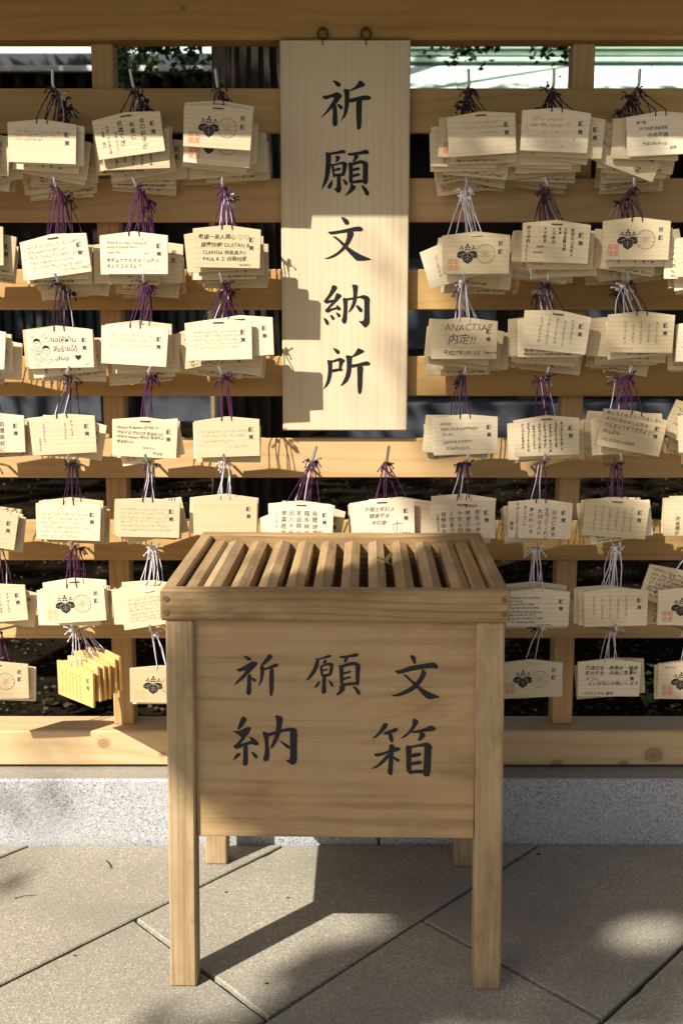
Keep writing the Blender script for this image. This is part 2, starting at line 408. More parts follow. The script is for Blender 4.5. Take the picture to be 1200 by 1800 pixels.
# ------------------------------------------------------------------ the hanging sign with its five brush characters
def chaikin(p, k=.22):
    out = []
    for i in range(len(p)):
        a, b = p[i], p[(i + 1) % len(p)]
        out += [(a[0] + (b[0] - a[0]) * k, a[1] + (b[1] - a[1]) * k), (a[0] + (b[0] - a[0]) * (1 - k), a[1] + (b[1] - a[1]) * (1 - k))]
    return out
SIGN_CH = [
 # (scale, offx, offy, strokes in enlarged pixels)
 (7.5, 540, 120, [
  [(330,157),(362,158),(425,188),(445,215),(438,235),(410,247),(385,235),(355,195)],
  [(197,365),(215,362),(300,352),(375,315),(410,318),(455,350),(460,372),(425,415),(385,468),(330,520),(260,595),(175,658),(180,645),(240,575),(300,490),(345,410),(352,382),(310,388),(258,410),(225,410),(205,390)],
  [(330,490),(385,470),(395,600),(400,740),(370,770),(345,765),(328,715),(335,600)],
  [(385,470),(410,468),(455,490),(470,520),(455,545),(435,545),(415,520)],
  [(680,162),(705,162),(750,195),(765,232),(700,255),(580,300),(550,298),(560,285),(620,250),(660,205)],
  [(473,275),(510,270),(570,290),(556,300),(553,400),(545,520),(510,630),(430,708),(440,690),(475,620),(490,500),(492,350)],
  [(540,405),(600,395),(700,365),(790,355),(830,370),(842,400),(820,415),(720,425),(620,443),(540,455)],
  [(640,430),(725,420),(720,440),(716,600),(712,770),(690,808),(665,812),(650,790),(643,600)]]),
 (7.5, 540, 120, [
  [(237,1105),(300,1112),(390,1095),(460,1072),(495,1082),(508,1105),(500,1122),(400,1130),(315,1145),(240,1120)],
  [(240,1110),(315,1125),(310,1250),(300,1380),(265,1500),(178,1618),(190,1580),(225,1450),(240,1300),(243,1180)],
  [(365,1150),(410,1152),(440,1170),(410,1230),(365,1245),(378,1200)],
  [(300,1255),(350,1268),(355,1330),(370,1440),(340,1442),(330,1380),(318,1310)],
  [(330,1265),(400,1248),(470,1225),(520,1245),(530,1275),(515,1300),(460,1265),(420,1268),(340,1292)],
  [(460,1250),(530,1265),(515,1330),(490,1420),(445,1425),(460,1350)],
  [(350,1330),(430,1305),(442,1325),(435,1345),(352,1354)],
  [(352,1394),(400,1390),(450,1382),(480,1385),(485,1412),(440,1418),(360,1432)],
  [(385,1415),(445,1415),(440,1500),(452,1590),(430,1635),(405,1648),(385,1630),(335,1572),(380,1590),(390,1520)],
  [(325,1465),(338,1490),(325,1560),(295,1592),(265,1580),(270,1545)],
  [(462,1455),(500,1470),(532,1510),(530,1540),(505,1545),(480,1510)],
  [(520,1120),(590,1115),(700,1095),(760,1072),(800,1080),(818,1110),(800,1132),(700,1135),(610,1150),(550,1155)],
  [(615,1140),(685,1150),(660,1195),(610,1240),(595,1235),(612,1190)],
  [(537,1235),(600,1245),(600,1350),(600,1500),(560,1520),(545,1490),(550,1350)],
  [(580,1248),(680,1215),(730,1210),(800,1245),(805,1260),(745,1275),(700,1250),(590,1288)],
  [(730,1225),(803,1245),(797,1400),(800,1510),(760,1535),(725,1505),(730,1380)],
  [(595,1322),(670,1300),(698,1318),(690,1340),(595,1362)],
  [(595,1402),(670,1378),(698,1398),(690,1415),(595,1442)],
  [(580,1487),(700,1465),(750,1470),(750,1505),(640,1515),(555,1525)],
  [(565,1515),(620,1545),(645,1560),(625,1600),(560,1650),(490,1690),(530,1630),(565,1580)],
  [(703,1538),(740,1545),(795,1600),(818,1650),(805,1675),(775,1680),(755,1650)]]),
 (7.5, 540, 360, [
  [(440,160),(475,163),(535,195),(555,230),(545,260),(515,268),(485,245)],
  [(262,355),(350,348),(480,325),(600,295),(680,282),(725,300),(735,330),(722,350),(620,350),(480,370),(310,397),(290,380)],
  [(525,345),(600,345),(615,385),(580,470),(530,550),(460,620),(370,685),(280,715),(212,712),(290,685),(390,630),(465,555),(515,460),(522,400)],
  [(335,415),(370,415),(430,455),(490,510),(540,555),(620,610),(720,665),(845,715),(830,728),(740,738),(650,740),(600,690),(510,595),(465,545),(400,470),(340,428)]]),
 (7.5, 540, 360, [
  [(325,1060),(365,1058),(402,1092),(350,1165),(290,1240),(265,1265),(225,1290),(215,1270),(225,1255),(275,1190),(310,1120)],
  [(225,1262),(260,1262),(330,1248),(350,1255),(340,1290),(300,1290),(255,1308),(225,1285)],
  [(380,1165),(415,1165),(460,1198),(400,1265),(320,1340),(285,1380),(275,1425),(240,1410),(228,1388),(260,1360),(320,1290),(360,1230)],
  [(230,1388),(270,1378),(330,1362),(390,1345),(375,1315),(410,1330),(442,1362),(440,1390),(405,1393),(390,1375),(320,1395),(265,1430)],
  [(207,1487),(245,1497),(285,1540),(285,1575),(262,1590),(245,1575)],
  [(293,1447),(330,1455),(362,1490),(352,1518),(330,1520),(315,1495)],
  [(372,1415),(410,1425),(440,1450),(432,1480),(405,1483),(390,1455)],
  [(462,1220),(530,1235),(528,1350),(520,1545),(490,1570),(465,1560),(450,1525),(470,1460),(478,1330)],
  [(500,1232),(620,1220),(700,1200),(740,1185),(800,1205),(825,1235),(815,1260),(745,1250),(690,1225),(640,1235),(515,1264)],
  [(745,1220),(825,1230),(817,1350),(822,1560),(790,1600),(760,1622),(735,1600),(668,1525),(720,1535),(745,1520),(750,1350)],
  [(585,1050),(640,1050),(668,1065),(658,1150),(650,1250),(625,1330),(580,1390),(532,1428),(560,1370),(590,1300),(605,1200),(600,1110)],
  [(632,1320),(670,1325),(715,1360),(728,1390),(715,1415),(690,1415),(660,1375)]]),
 (8.571, 540, 560, [
  [(378,440),(420,447),(475,475),(492,505),(480,535),(455,540),(425,510)],
  [(292,622),(380,630),(440,605),(490,585),(540,605),(570,632),(555,655),(525,690),(475,640),(430,650),(375,665),(310,660)],
  [(295,625),(378,640),(375,750),(370,850),(340,960),(300,1020),(230,1070),(270,1000),(300,900),(312,780),(308,690)],
  [(475,630),(555,635),(530,690),(515,745),(540,785),(520,790),(470,770),(475,700)],
  [(365,767),(440,752),(515,748),(540,785),(480,790),(365,814)],
  [(755,445),(800,455),(850,480),(860,500),(790,540),(680,585),(655,575),(700,540),(735,490)],
  [(573,555),(620,550),(690,570),(672,590),(668,700),(655,840),(600,960),(487,1028),(530,960),(575,860),(595,740),(590,620)],
  [(655,692),(750,680),(830,655),(900,640),(940,660),(947,685),(935,705),(840,710),(760,720),(680,740),(655,735)],
  [(745,710),(820,705),(842,735),(832,830),(828,1000),(815,1110),(785,1140),(765,1130),(755,1050),(752,850)]]),
]
BOX_CH = [
 (4.615, 390, 1130, [
  [(172,107),(195,108),(232,125),(240,145),(215,150),(195,140)],
  [(113,218),(135,215),(200,180),(240,155),(270,155),(295,170),(270,200),(210,262),(160,310),(92,357),(110,325),(160,270),(195,225),(150,240),(128,238)],
  [(205,265),(240,255),(237,340),(238,415),(212,435),(195,415),(203,340)],
  [(235,285),(262,290),(278,305),(270,322),(250,318)],
  [(375,95),(395,97),(415,115),(385,150),(345,180),(305,195),(340,150)],
  [(305,188),(345,188),(340,260),(325,320),(288,372),(310,300),(312,240)],
  [(330,218),(400,185),(440,168),(465,185),(440,200),(390,215),(335,230)],
  [(385,215),(420,208),(420,320),(418,400),(400,442),(385,425),(382,320)]]),
 (4.615, 390, 1130, [
  [(750,128),(800,125),(860,97),(893,100),(880,118),(820,132),(770,145)],
  [(765,130),(790,135),(785,190),(755,250),(710,300),(678,312),(700,275),(740,210),(755,165)],
  [(830,135),(855,140),(835,172),(815,170)],
  [(790,190),(815,185),(822,275),(805,278)],
  [(800,187),(860,158),(900,165),(908,185),(890,195),(855,180),(805,202)],
  [(875,172),(908,178),(890,265),(865,268)],
  [(815,220),(858,207),(862,220),(815,234)],
  [(810,260),(880,245),(885,268),(812,282)],
  [(815,272),(845,266),(842,340),(848,400),(825,420),(805,405),(812,340)],
  [(785,310),(800,315),(785,345),(755,372),(748,360)],
  [(860,300),(885,312),(908,345),(900,360),(880,350)],
  [(945,108),(1000,105),(1060,90),(1095,80),(1112,95),(1100,112),(1010,120),(965,127)],
  [(1000,112),(1030,115),(1005,160),(985,158)],
  [(945,178),(985,180),(985,250),(985,330),(955,335),(955,250)],
  [(970,180),(1040,155),(1090,155),(1125,175),(1100,192),(1060,178),(978,202)],
  [(1082,162),(1125,175),(1115,260),(1113,340),(1085,350),(1082,250)],
  [(978,242),(1040,225),(1052,238),(978,260)],
  [(978,287),(1040,268),(1052,282),(978,305)],
  [(960,332),(1090,315),(1090,340),(965,352)],
  [(950,342),(1000,350),(995,385),(940,428),(920,425),(955,385)],
  [(1055,345),(1085,355),(1122,395),(1120,422),(1100,420)]]),
 (6.667, 620, 1130, [
  [(662,138),(700,140),(738,160),(738,235),(720,247),(690,205)],
  [(480,320),(560,310),(680,262),(820,240),(935,220),(975,235),(1000,270),(990,298),(930,290),(800,300),(660,330),(550,362),(520,358)],
  [(800,298),(840,315),(862,350),(830,420),(770,500),(700,560),(600,605),(510,628),(435,615),(520,590),(620,545),(700,490),(770,410),(800,340)],
  [(580,360),(620,365),(680,420),(740,465),(800,520),(890,570),(1035,628),(960,645),(890,658),(840,630),(760,540),(690,470),(620,400)]]),
 (4.615, 390, 1130, [
  [(160,602),(185,605),(205,625),(180,670),(150,705),(120,715),(135,665)],
  [(75,720),(110,722),(150,715),(195,690),(225,685),(238,700),(215,745),(170,800),(120,868),(100,862),(88,845),(125,815),(160,775),(120,745)],
  [(90,850),(130,835),(200,810),(240,800),(215,765),(250,772),(300,815),(300,832),(270,840),(240,825),(180,845),(120,870)],
  [(172,845),(210,832),(210,920),(212,990),(185,1008),(165,995),(172,930)],
  [(115,902),(155,898),(140,930),(85,965),(100,935)],
  [(232,885),(262,895),(290,925),(285,945),(262,940)],
  [(322,718),(380,735),(378,820),(388,900),(380,955),(355,970),(330,955),(350,880),(345,790)],
  [(350,742),(450,715),(530,692),(590,690),(615,715),(600,740),(540,718),(450,740),(362,772)],
  [(550,700),(612,712),(608,850),(610,960),(590,993),(560,990),(508,955),(550,955),(552,850)],
  [(428,590),(470,595),(497,612),(485,680),(465,770),(420,850),(385,865),(400,830),(430,750),(445,650)],
  [(455,785),(490,805),(545,835),(555,862),(530,862),(490,825)]]),
 (6.667, 620, 1130, [
  [(358,932),(395,938),(415,950),(385,1005),(330,1060),(270,1112),(218,1118),(260,1085),(310,1030)],
  [(345,1055),(400,1030),(450,1010),(495,988),(520,995),(530,1025),(490,1045),(430,1068),(380,1075)],
  [(410,1060),(470,1068),(475,1160),(455,1165),(425,1140)],
  [(697,880),(735,885),(772,910),(750,960),(690,1035),(610,1105),(545,1118),(600,1080),(660,1020),(695,960)],
  [(690,1030),(780,1010),(860,985),(900,960),(945,970),(978,1000),(950,1025),(850,1035),(740,1050),(680,1052)],
  [(780,1038),(830,1045),(852,1080),(800,1140),(745,1140),(775,1100)],
  [(240,1298),(330,1285),(420,1255),(500,1215),(545,1220),(558,1245),(535,1262),(430,1285),(330,1320),(270,1332)],
  [(425,1180),(470,1185),(492,1210),(475,1300),(470,1420),(465,1540),(440,1555),(400,1515),(415,1440),(420,1300)],
  [(405,1295),(435,1305),(400,1365),(330,1430),(270,1468),(205,1472),(270,1440),(340,1370)],
  [(460,1320),(500,1335),(550,1365),(540,1385),(510,1385),(465,1345)],
  [(612,1190),(690,1205),(685,1300),(685,1500),(665,1530),(620,1490),(625,1350)],
  [(650,1208),(760,1185),(870,1155),(905,1180),(935,1215),(910,1245),(835,1210),(760,1210),(665,1235)],
  [(835,1195),(922,1210),(915,1350),(905,1550),(850,1562),(820,1545),(830,1380)],
  [(680,1302),(740,1280),(790,1280),(805,1295),(780,1325),(680,1342)],
  [(680,1397),(760,1372),(800,1378),(812,1395),(790,1415),(680,1432)],
  [(635,1500),(740,1480),(840,1480),(840,1525),(740,1520),(660,1535)]]),
]
def brush_char(spec, Y, mat, parent, inv):
    sc, ox, oy, strokes = spec
    v, f = [], []
    for i, st in enumerate(strokes):
        k = len(v)
        pts = chaikin(st)
        for (a, b) in pts:
            p = P(ox + a / sc, oy + b / sc, Y - .00006 * i)
            v.append(tuple(inv @ p))
        f.append(tuple(range(k, len(v))))
    me = mesh('character', v, f, mat)
    bm = bmesh.new(); bm.from_mesh(me); bmesh.ops.triangulate(bm, faces=bm.faces[:], ngon_method='EAR_CLIP'); bm.to_mesh(me); bm.free()
    return link(bpy.data.objects.new('character', me), parent)

SY = 3.0
sign = empty('hanging_sign', (.009, SY, 1.094)); tag(sign, 'tall pale hanging signboard with five black brush characters', 'sign')
board = box('board', -.159, .159, 0, .022, 0, .952, M['sign'], sign, .0025)
for c in SIGN_CH: brush_char(c, SY - .0005, M['ink'], sign, Matrix.Translation(-Vector(sign.location)))
for px in (567, 643):
    c = P(px, 60, SY + .008) - Vector(sign.location)
    v, f = [], []
    tube(v, f, [(c.x + .0115 * cos(t), c.y, c.z + .0135 * sin(t)) for t in [2 * pi * i / 16 for i in range(17)]], .0032, 6, cap=False)
    tube(v, f, [(c.x, c.y + .012, c.z + .012), (c.x, c.y - .005, c.z + .012)], .003, 6)
    mobj('hanging_ring', v, f, M['bronze'], sign, True)
    v, f = [], []
    tube(v, f, [(c.x, -.004, .952 - .012), (c.x, -.004, .9535), (c.x, c.y, c.z - .0125)], .0022, 6)
    mobj('hanging_pin', v, f, M['bronze'], sign, True)

# ------------------------------------------------------------------ printing and handwriting on the plaques
GL = {}
def glyph(text, thin):
    key = (text, thin)
    if key in GL: return GL[key]
    cu = bpy.data.curves.new('t', 'FONT'); cu.body = text; cu.resolution_u = 2; cu.size = 1; cu.offset = thin
    ob = bpy.data.objects.new('t', cu); COL.objects.link(ob)
    dg = bpy.context.evaluated_depsgraph_get()
    me = ob.evaluated_get(dg).to_mesh()
    vs = [(v.co.x, v.co.y) for v in me.vertices]; fs = [tuple(p.vertices) for p in me.polygons]
    ob.evaluated_get(dg).to_mesh_clear()
    bpy.data.objects.remove(ob); bpy.data.curves.remove(cu)
    GL[key] = (vs, fs); return GL[key]
class Ink:
    """flat marks in millimetres on a plaque: x to the right, y up, 0 at the middle"""
    def __init__(s, r): s.v = {}; s.f = {}; s.r = r; s.n = 0
    def lst(s, m): return s.v.setdefault(m, []), s.f.setdefault(m, [])
    def poly(s, m, pts, lift=0):
        v, f = s.lst(m); k = len(v); v += [(x, y, lift) for x, y in pts]; f.append(tuple(range(k, len(v))))
    def line(s, m, pts, w, lift=0):
        v, f = s.lst(m)
        for (x0, y0), (x1, y1) in zip(pts[:-1], pts[1:]):
            dx, dy = x1 - x0, y1 - y0; l = math.hypot(dx, dy) or 1
            ux, uy = dx / l * w / 2, dy / l * w / 2
            k = len(v)
            v += [(x0 - ux - uy, y0 - uy + ux, lift), (x0 - ux + uy, y0 - uy - ux, lift), (x1 + ux + uy, y1 + uy - ux, lift), (x1 + ux - uy, y1 + uy + ux, lift)]
            f.append((k, k + 1, k + 2, k + 3))
    def ring(s, m, cx, cy, rx, ry, w, a0=0, a1=360, n=18, lift=0):
        s.line(m, [(cx + rx * cos(radians(a0 + (a1 - a0) * i / n)), cy + ry * sin(radians(a0 + (a1 - a0) * i / n))) for i in range(n + 1)], w, lift)
    def disc(s, m, cx, cy, rx, ry, n=12, lift=0, rot=0):
        c, d = cos(rot), sin(rot)
        s.poly(m, [(cx + rx * cos(2 * pi * i / n) * c - ry * sin(2 * pi * i / n) * d, cy + rx * cos(2 * pi * i / n) * d + ry * sin(2 * pi * i / n) * c) for i in range(n)], lift)
    def put(s, m, g, x, y, size, rot=0, shear=0, wob=0):
        v, f = s.lst(m); k = len(v); c, d = cos(rot), sin(rot); ph = s.r.uniform(0, 9)
        for a, b in g[0]:
            a2 = a + shear * b
            if wob:
                b += wob * sin(a * 2.3 + ph) ; a2 += wob * .6 * sin(b * 5 + a * 3 + ph)
            v.append((x + size * (a2 * c - b * d), y + size * (a2 * d + b * c), 0))
        for q in g[1]: f.append(tuple(k + i for i in q))
    def H(s, x, y, size, text, m='pen', thin=.006, shear=.12):
        s.put(m, glyph(text, thin), x, y, size * .98, s.r.uniform(-.025, .025), shear, .06)
    def V(s, x, y, size, text, m='pen', thin=.008, pitch=1.04):
        for ch in text:
            sz = size * s.r.uniform(.88, 1.08)
            if ch not in ' ': s.put(m, glyph(ch, thin), x - sz / 2 + s.r.uniform(-.05, .05) * size, y - size * .9, sz, s.r.uniform(-.08, .08), .04, .03)
            y -= size * pitch
    def SH(s, x, y, length, size=5, m='pencil', w=.5):
        """a line of handwriting too faint to read"""
        r = s.r; cx = x
        while cx < x + length:
            wl = r.uniform(1.5, 5) * size; pts = []
            t = 0
            while t < wl:
                pts.append((cx + t, y + r.choice((0, .1, .5, .55, .6, 1.0, -.3)) * size + r.uniform(-.1, .1) * size)); t += size * r.uniform(.16, .34)
            if len(pts) > 1: s.line(m, pts, w)
            cx += wl + size * .55
    def SV(s, x, y, n, size=6, m='pencil', w=.6):
        """a column of characters too faint to read"""
        r = s.r
        for i in range(n):
            cx = x + r.uniform(-.06, .06) * size; cy = y - (i + .5) * size * 1.12; h = size * .42
            for k in range(r.randint(2, 4)):
                yy = cy + r.uniform(-h, h); xx = r.uniform(.4, 1) * h
                s.line(m, [(cx - xx, yy), (cx + xx, yy + .12 * size)], w)
            for k in range(r.randint(1, 2)):
                xx = cx + r.uniform(-h, h) * .7; s.line(m, [(xx, cy + h), (xx + r.uniform(-.2, .2) * size, cy - h)], w)
            if r.random() < .6: s.line(m, [(cx, cy), (cx + r.choice((-1, 1)) * h, cy - h)], w)
    def wish(s): # printed heading of the wish side
        for i, ch in enumerate('願意'): s.put('stamp', glyph(ch, .020), 52, 12 - i * 19, 12.5)
    def heart(s, m, x, y, r_, fill=False):
        pts = [(x + r_ * .062 * 16 * sin(t) ** 3, y + r_ * .062 * (13 * cos(t) - 5 * cos(2 * t) - 2 * cos(3 * t) - cos(4 * t))) for t in [2 * pi * i / 16 for i in range(16)]]
        if fill: s.poly(m, pts)
        else: s.line(m, pts + pts[:1], .6)
    def crest(s, seal='seal'):
        c = lambda px, py: ((px - 430) * .186, (395 - py) * .186)
        for L_ in ([(320,388),(285,402),(258,440),(256,475),(272,500),(290,512),(320,532),(350,512),(370,500),(386,475),(384,440),(355,402)],
                   [(312,386),(270,366),(222,370),(188,402),(186,440),(205,452),(232,462),(254,458),(256,438),(280,404)],
                   [(328,386),(370,366),(418,370),(444,402),(446,440),(430,452),(408,462),(388,458),(386,438),(360,404)]):
            s.poly('emblem', [c(*p) for p in L_])
        for x0, x1, y0, y1 in ((320, 320, 398, 505), (312, 278, 432, 452), (328, 362, 432, 452), (314, 284, 460, 484), (326, 356, 460, 484), (300, 205, 392, 425), (340, 427, 392, 425), (262, 240, 392, 446), (378, 400, 392, 446)):
            s.line('vein', [c(x0, y0), c(x1, y1)], .55, .12)
        for cx_, top, sc_ in ((320, 290, 1), (246, 315, .8), (398, 315, .8)):
            s.disc('emblem', *c(cx_, top), 2.4 * sc_, 3.2 * sc_)
            for dy, sp in ((30, 20), (60, 22)):
                if sc_ < 1 and dy > 40: continue
                for sg in (-1, 1): s.disc('emblem', *c(cx_ + sg * sp * sc_, top + dy * (1 if sc_ == 1 else .9)), 3.1 * sc_, 1.8 * sc_, rot=-sg * .35)
            s.line('emblem', [c(cx_, top), c(cx_ + (320 - cx_) * .25, top + 100 * sc_)], .8)
        x, y, R_ = 22, -2, 22
        for i in range(12):
            a = 2 * pi * i / 12
            a2 = a + pi / 12
            s.line('line', [(x + 3.4 * cos(a2), y + 3.4 * sin(a2)), (x + R_ * .93 * cos(a2), y + R_ * .93 * sin(a2))], .55)
            s.line('line', [(x + R_ * q * cos(a + d), y + R_ * q * sin(a + d)) for d, q in ((-pi / 12, .93), (-pi / 24, .99), (0, 1.01), (pi / 24, .99), (pi / 12, .93))], .6)
        s.ring('line', x, y, 3.2, 3.2, .6, n=10); s.ring('line', x, y, R_ * 1.03, R_ * 1.03, .4, n=28)
        for i, ch in enumerate('祈願'): s.put('stamp', glyph(ch, .020), 51.5, 17 - i * 19, 12.5)
        # red square seal
        x, y, h = -54, -26, 12
        s.line(seal, [(x - h, y - h + 2), (x - h + 2, y - h), (x + h - 2, y - h), (x + h, y - h + 2), (x + h, y + h - 2), (x + h - 2, y + h), (x - h + 2, y + h), (x - h, y + h - 2), (x - h, y - h + 2)], 1.5)
        for i in range(2):
            for j in range(2):
                gx, gy = x - h / 2 + i * h + (.4 - .8 * i) * 1.2, y - h / 2 + j * h + (.4 - .8 * j) * 1.2; q = 3.6
                for k in (-1, 0, 1): s.line(seal, [(gx - q, gy + k * 3.1), (gx + q, gy + k * 3.1 + .4)], 1.25)
                s.line(seal, [(gx + (i - .5) * 3, gy - q), (gx + (.5 - j) * 3, gy + q)], 1.3)
M['emblem'] = plain('emblem_black', (.016, .017, .02), .6)
M['vein'] = plain('emblem_vein', (.55, .44, .28), .7)
M['line'] = plain('emblem_line', (.10, .085, .06), .7)
PTH = .0065
def ink_objects(ik, parent, names={'pen': 'handwriting', 'pencil': 'pencil_handwriting', 'stamp': 'printed_heading', 'seal': 'red_seal', 'seal_pale': 'faded_seal', 'emblem': 'leaf_crest', 'vein': 'leaf_vein', 'line': 'flower_crest', 'ink': 'bold_handwriting'}):
    out = []
    for m in ik.v:
        vs = [(x * .001, -PTH / 2 - .0003 - l * .001, y * .001) for x, y, l in ik.v[m]]
        out.append(mobj(names[m], vs, ik.f[m], M[m], parent))
    return out

# ------------------------------------------------------------------ plaques
def plaque_mesh(name, mat):
    W = .0805; out = [(-W + .002, -.049), (W - .002, -.049), (W, .041), (.004, .0500), (-.004, .0500), (-W, .041)]
    bm = bmesh.new()
    f = bm.faces.new([bm.verts.new((x, -PTH / 2, z)) for x, z in out])
    r = bmesh.ops.extrude_face_region(bm, geom=[f])
    for v in r['geom']:
        if isinstance(v, bmesh.types.BMVert): v.co.y += PTH
    bmesh.ops.recalc_face_normals(bm, faces=bm.faces[:])
    bmesh.ops.bevel(bm, geom=bm.edges[:], offset=.0006, segments=1, affect='EDGES')
    me = bpy.data.meshes.new(name); bm.to_mesh(me); bm.free(); me.materials.append(mat)
    return me
PLM = plaque_mesh('votive_plaque', M['plaque']); PLM_OLD = plaque_mesh('votive_plaque', M['plaque_old'])
HX, HZ = .0125, .0405
def cord(parent, mw, R_, mat, style, r):
    """the cord from the two holes to the hook, its knot and loose ends"""
    inv = mw.inverted(); v, f = [], []
    rr = .0014 if mat is not M['white'] else .0012
    yf = -PTH / 2 - .0011 if style == 'strand' else PTH / 2 + .0011
    sx = r.uniform(-.004, .004)
    for s in (-1, 1):
        h0 = mw @ Vector((s * HX, 0, HZ - .001)); h = mw @ Vector((s * HX, yf, HZ)); h2 = mw @ Vector((s * HX * .9, yf, HZ + .013))
        top = R_ + Vector((s * .0036 + sx * .2, 0, .001)); over = R_ + Vector((0, 0, .0048))
        mid = (h2 + top) / 2 + Vector((s * r.uniform(-.004, .006), r.uniform(-.003, .003), -.001))
        tube(v, f, [inv @ q for q in (h0, h, h2, mid, top, over)], rr, 5)
    if style == 'bar':
        tube(v, f, [(-HX, 0, HZ), (-HX, -PTH / 2 - .001, HZ), (0, -PTH / 2 - .0013, HZ + r.uniform(-.001, .001)), (HX, -PTH / 2 - .001, HZ), (HX, 0, HZ)], .0013, 5)
    # knot beside the rod and two tails with tight ends
    sd_ = r.choice((-1, 1)); kc = R_ + Vector((sd_ * r.uniform(.006, .011), r.uniform(-.003, .003), r.uniform(-.010, .006)))
    blob(v, f, inv @ kc, r.uniform(.0038, .0056))
    for q in range(2):
        e = kc + Vector((sd_ * r.uniform(.001, .017), r.uniform(-.008, .003), r.uniform(-.022, .014)))
        m_ = (kc + e) / 2 + Vector((0, -.002, .004))
        tube(v, f, [inv @ p for p in (kc, m_, e)], rr, 5)
        blob(v, f, inv @ e, .0025, 5, 3)
    return mobj('cord', v, f, mat, parent, True)
def make_plaque(loc, rot, yaw, pitch, R_, cordmat, style, r, old=False):
    o = bpy.data.objects.new('votive_plaque', PLM_OLD if old else PLM)
    o.location = loc; o.rotation_euler = Euler((radians(pitch), radians(rot), radians(yaw))); link(o)
    mw = Matrix.LocRotScale(Vector(loc), o.rotation_euler, None)
    cord(o, mw, R_, cordmat, style, r)
    return o
BACKS = []
rb = random.Random(21)
def back_variant(i):
    ik = Ink(rb); k = i % 8
    if k in (0, 3): ik.crest('seal'); return ik
    if k in (1, 5):
        for j in range(5): ik.SH(-64, 24 - j * 14 - rb.uniform(0, 3), rb.uniform(70, 105), 5.5, 'pen', 1.0)
        ik.SH(-64, -44, 95, 5, 'pen', 1.0)
    elif k in (2, 6):
        for j in range(5): ik.SV(34 - j * 20, 30, 8 - rb.randint(0, 1), 8, 'pen', .9)
    elif k == 4:
        for j in range(3): ik.SH(-62, 18 - j * 15, 90, 5.5, 'pencil', .6)
        ik.SH(-30, -42, 90, 5, 'pen', 1.0)
    else:
        for j in range(4): ik.SV(30 - j * 22, 28, 7, 8, 'pencil', .8)
        ik.SH(10, -43, 55, 5, 'pen', 1.0)
    ik.wish(); return ik

# each hook: col, row, centre of its front plaque in photo pixels, turn (clockwise), plaques behind, cord, style, phrase, content
def c_A1(k): k.SH(-62, 20, 105, 5); k.SH(-64, 11, 100, 5); k.SH(-60, 2, 60, 4); k.wish()
def c_B1(k):
    k.V(34, 34, 14, '弟の彩子が', 'ink', .005); k.V(10, 28, 14, '無事に', 'ink', .005); k.V(-17, 34, 14, '就職でき', 'ink', .005)
    k.V(-30, 10, 8.5, 'ますように。', 'ink', 0); k.V(-48, 26, 8, '平成二十七年三月', 'ink', 0); k.V(-60, 16, 8, '金澤 品川', 'ink', 0); k.wish()
def c_crest(k): k.crest()
def c_crest_pale(k): k.crest('seal_pale')
def c_D1(k): k.SH(-45, 22, 80, 6); k.SH(-38, 11, 75, 6); k.SH(-10, -2, 40, 5); k.wish()
def c_E1(k):
    k.SH(-58, 22, 70, 6, 'pencil', .7); k.SH(-58, 8, 70, 6, 'pencil', .7)
    for x, y in ((-66, 0), (-25, -8), (5, -5), (45, -20), (18, -36), (30, 16)): k.heart('pencil', x, y, 3)
    k.ring('pencil', -42, -25, 22, 13, .5); k.SH(36, -32, 22, 4); k.wish()
def c_F1(k):
    k.H(-58, 24, 8, '第13期', 'ink'); k.H(-52, 10, 8.5, '2015年度 国家試験', 'ink'); k.H(-32, -7, 12.5, '合格祈願', 'ink', 0); k.H(-44, -24, 8, '平成27年3月16日', 'ink'); k.H(20, -36, 8, '吉岡', 'ink')
def c_A2(k):
    for j in range(5): k.SH(-66 + j * 1.5, 24 - j * 12.5, 118 - (j % 2) * 25, 6, 'pencil', .75)
    k.SH(15, -37, 55, 5, 'pencil', .7); k.wish()
def c_B2(k):
    k.H(-66, 22, 8.5, 'Wishing my baby (Steven) &', 'pencil'); k.H(-66, 11, 8.5, 'family & friends had a', 'pencil'); k.H(-66, 0, 8.5, 'happy life.', 'pencil'); k.H(22, -2, 6.5, 'Jody!', 'pencil')
    for j in range(2): k.SV(-62 + 0, -12 - j * 12, 1, 9, 'pencil'); [k.SV(-62 + i * 10.5, -12 - j * 13, 1, 9.5, 'pencil', .8) for i in range(12 - j * 4)]
    k.SH(20, -43, 40, 5); k.wish()
def c_C2(k):
    k.H(-68, 18, 13, '希望一家人開心', 'ink'); k.heart('ink', 32, 23, 6); k.heart('ink', 47, 23, 6)
    k.H(-62, 0, 12.5, '健康快樂! DUSTAN &', 'ink'); k.H(-58, -17, 11.5, 'CLARISSA 快高長大!!', 'ink'); k.H(-57, -33, 12, 'PAUL & 工 相親相愛', 'ink'); k.H(28, -44, 7, '10/3/2015', 'ink')
    k.wish()
def c_E2(k):
    k.V(-66, 36, 10, '國土曜時2015', 'ink'); k.V(38, 32, 9, '希望自己和家人', 'ink'); k.V(20, 34, 9, '光明身體健康', 'ink'); k.V(8, 34, 8, '事業', 'ink'); k.V(-6, 32, 9, '工作順利', 'ink'); k.V(-27, 34, 9, '天天都是', 'ink')
    k.H(-46, -14, 8, 'happy', 'ink'); k.H(-52, -28, 8, 'landing', 'ink'); k.wish()
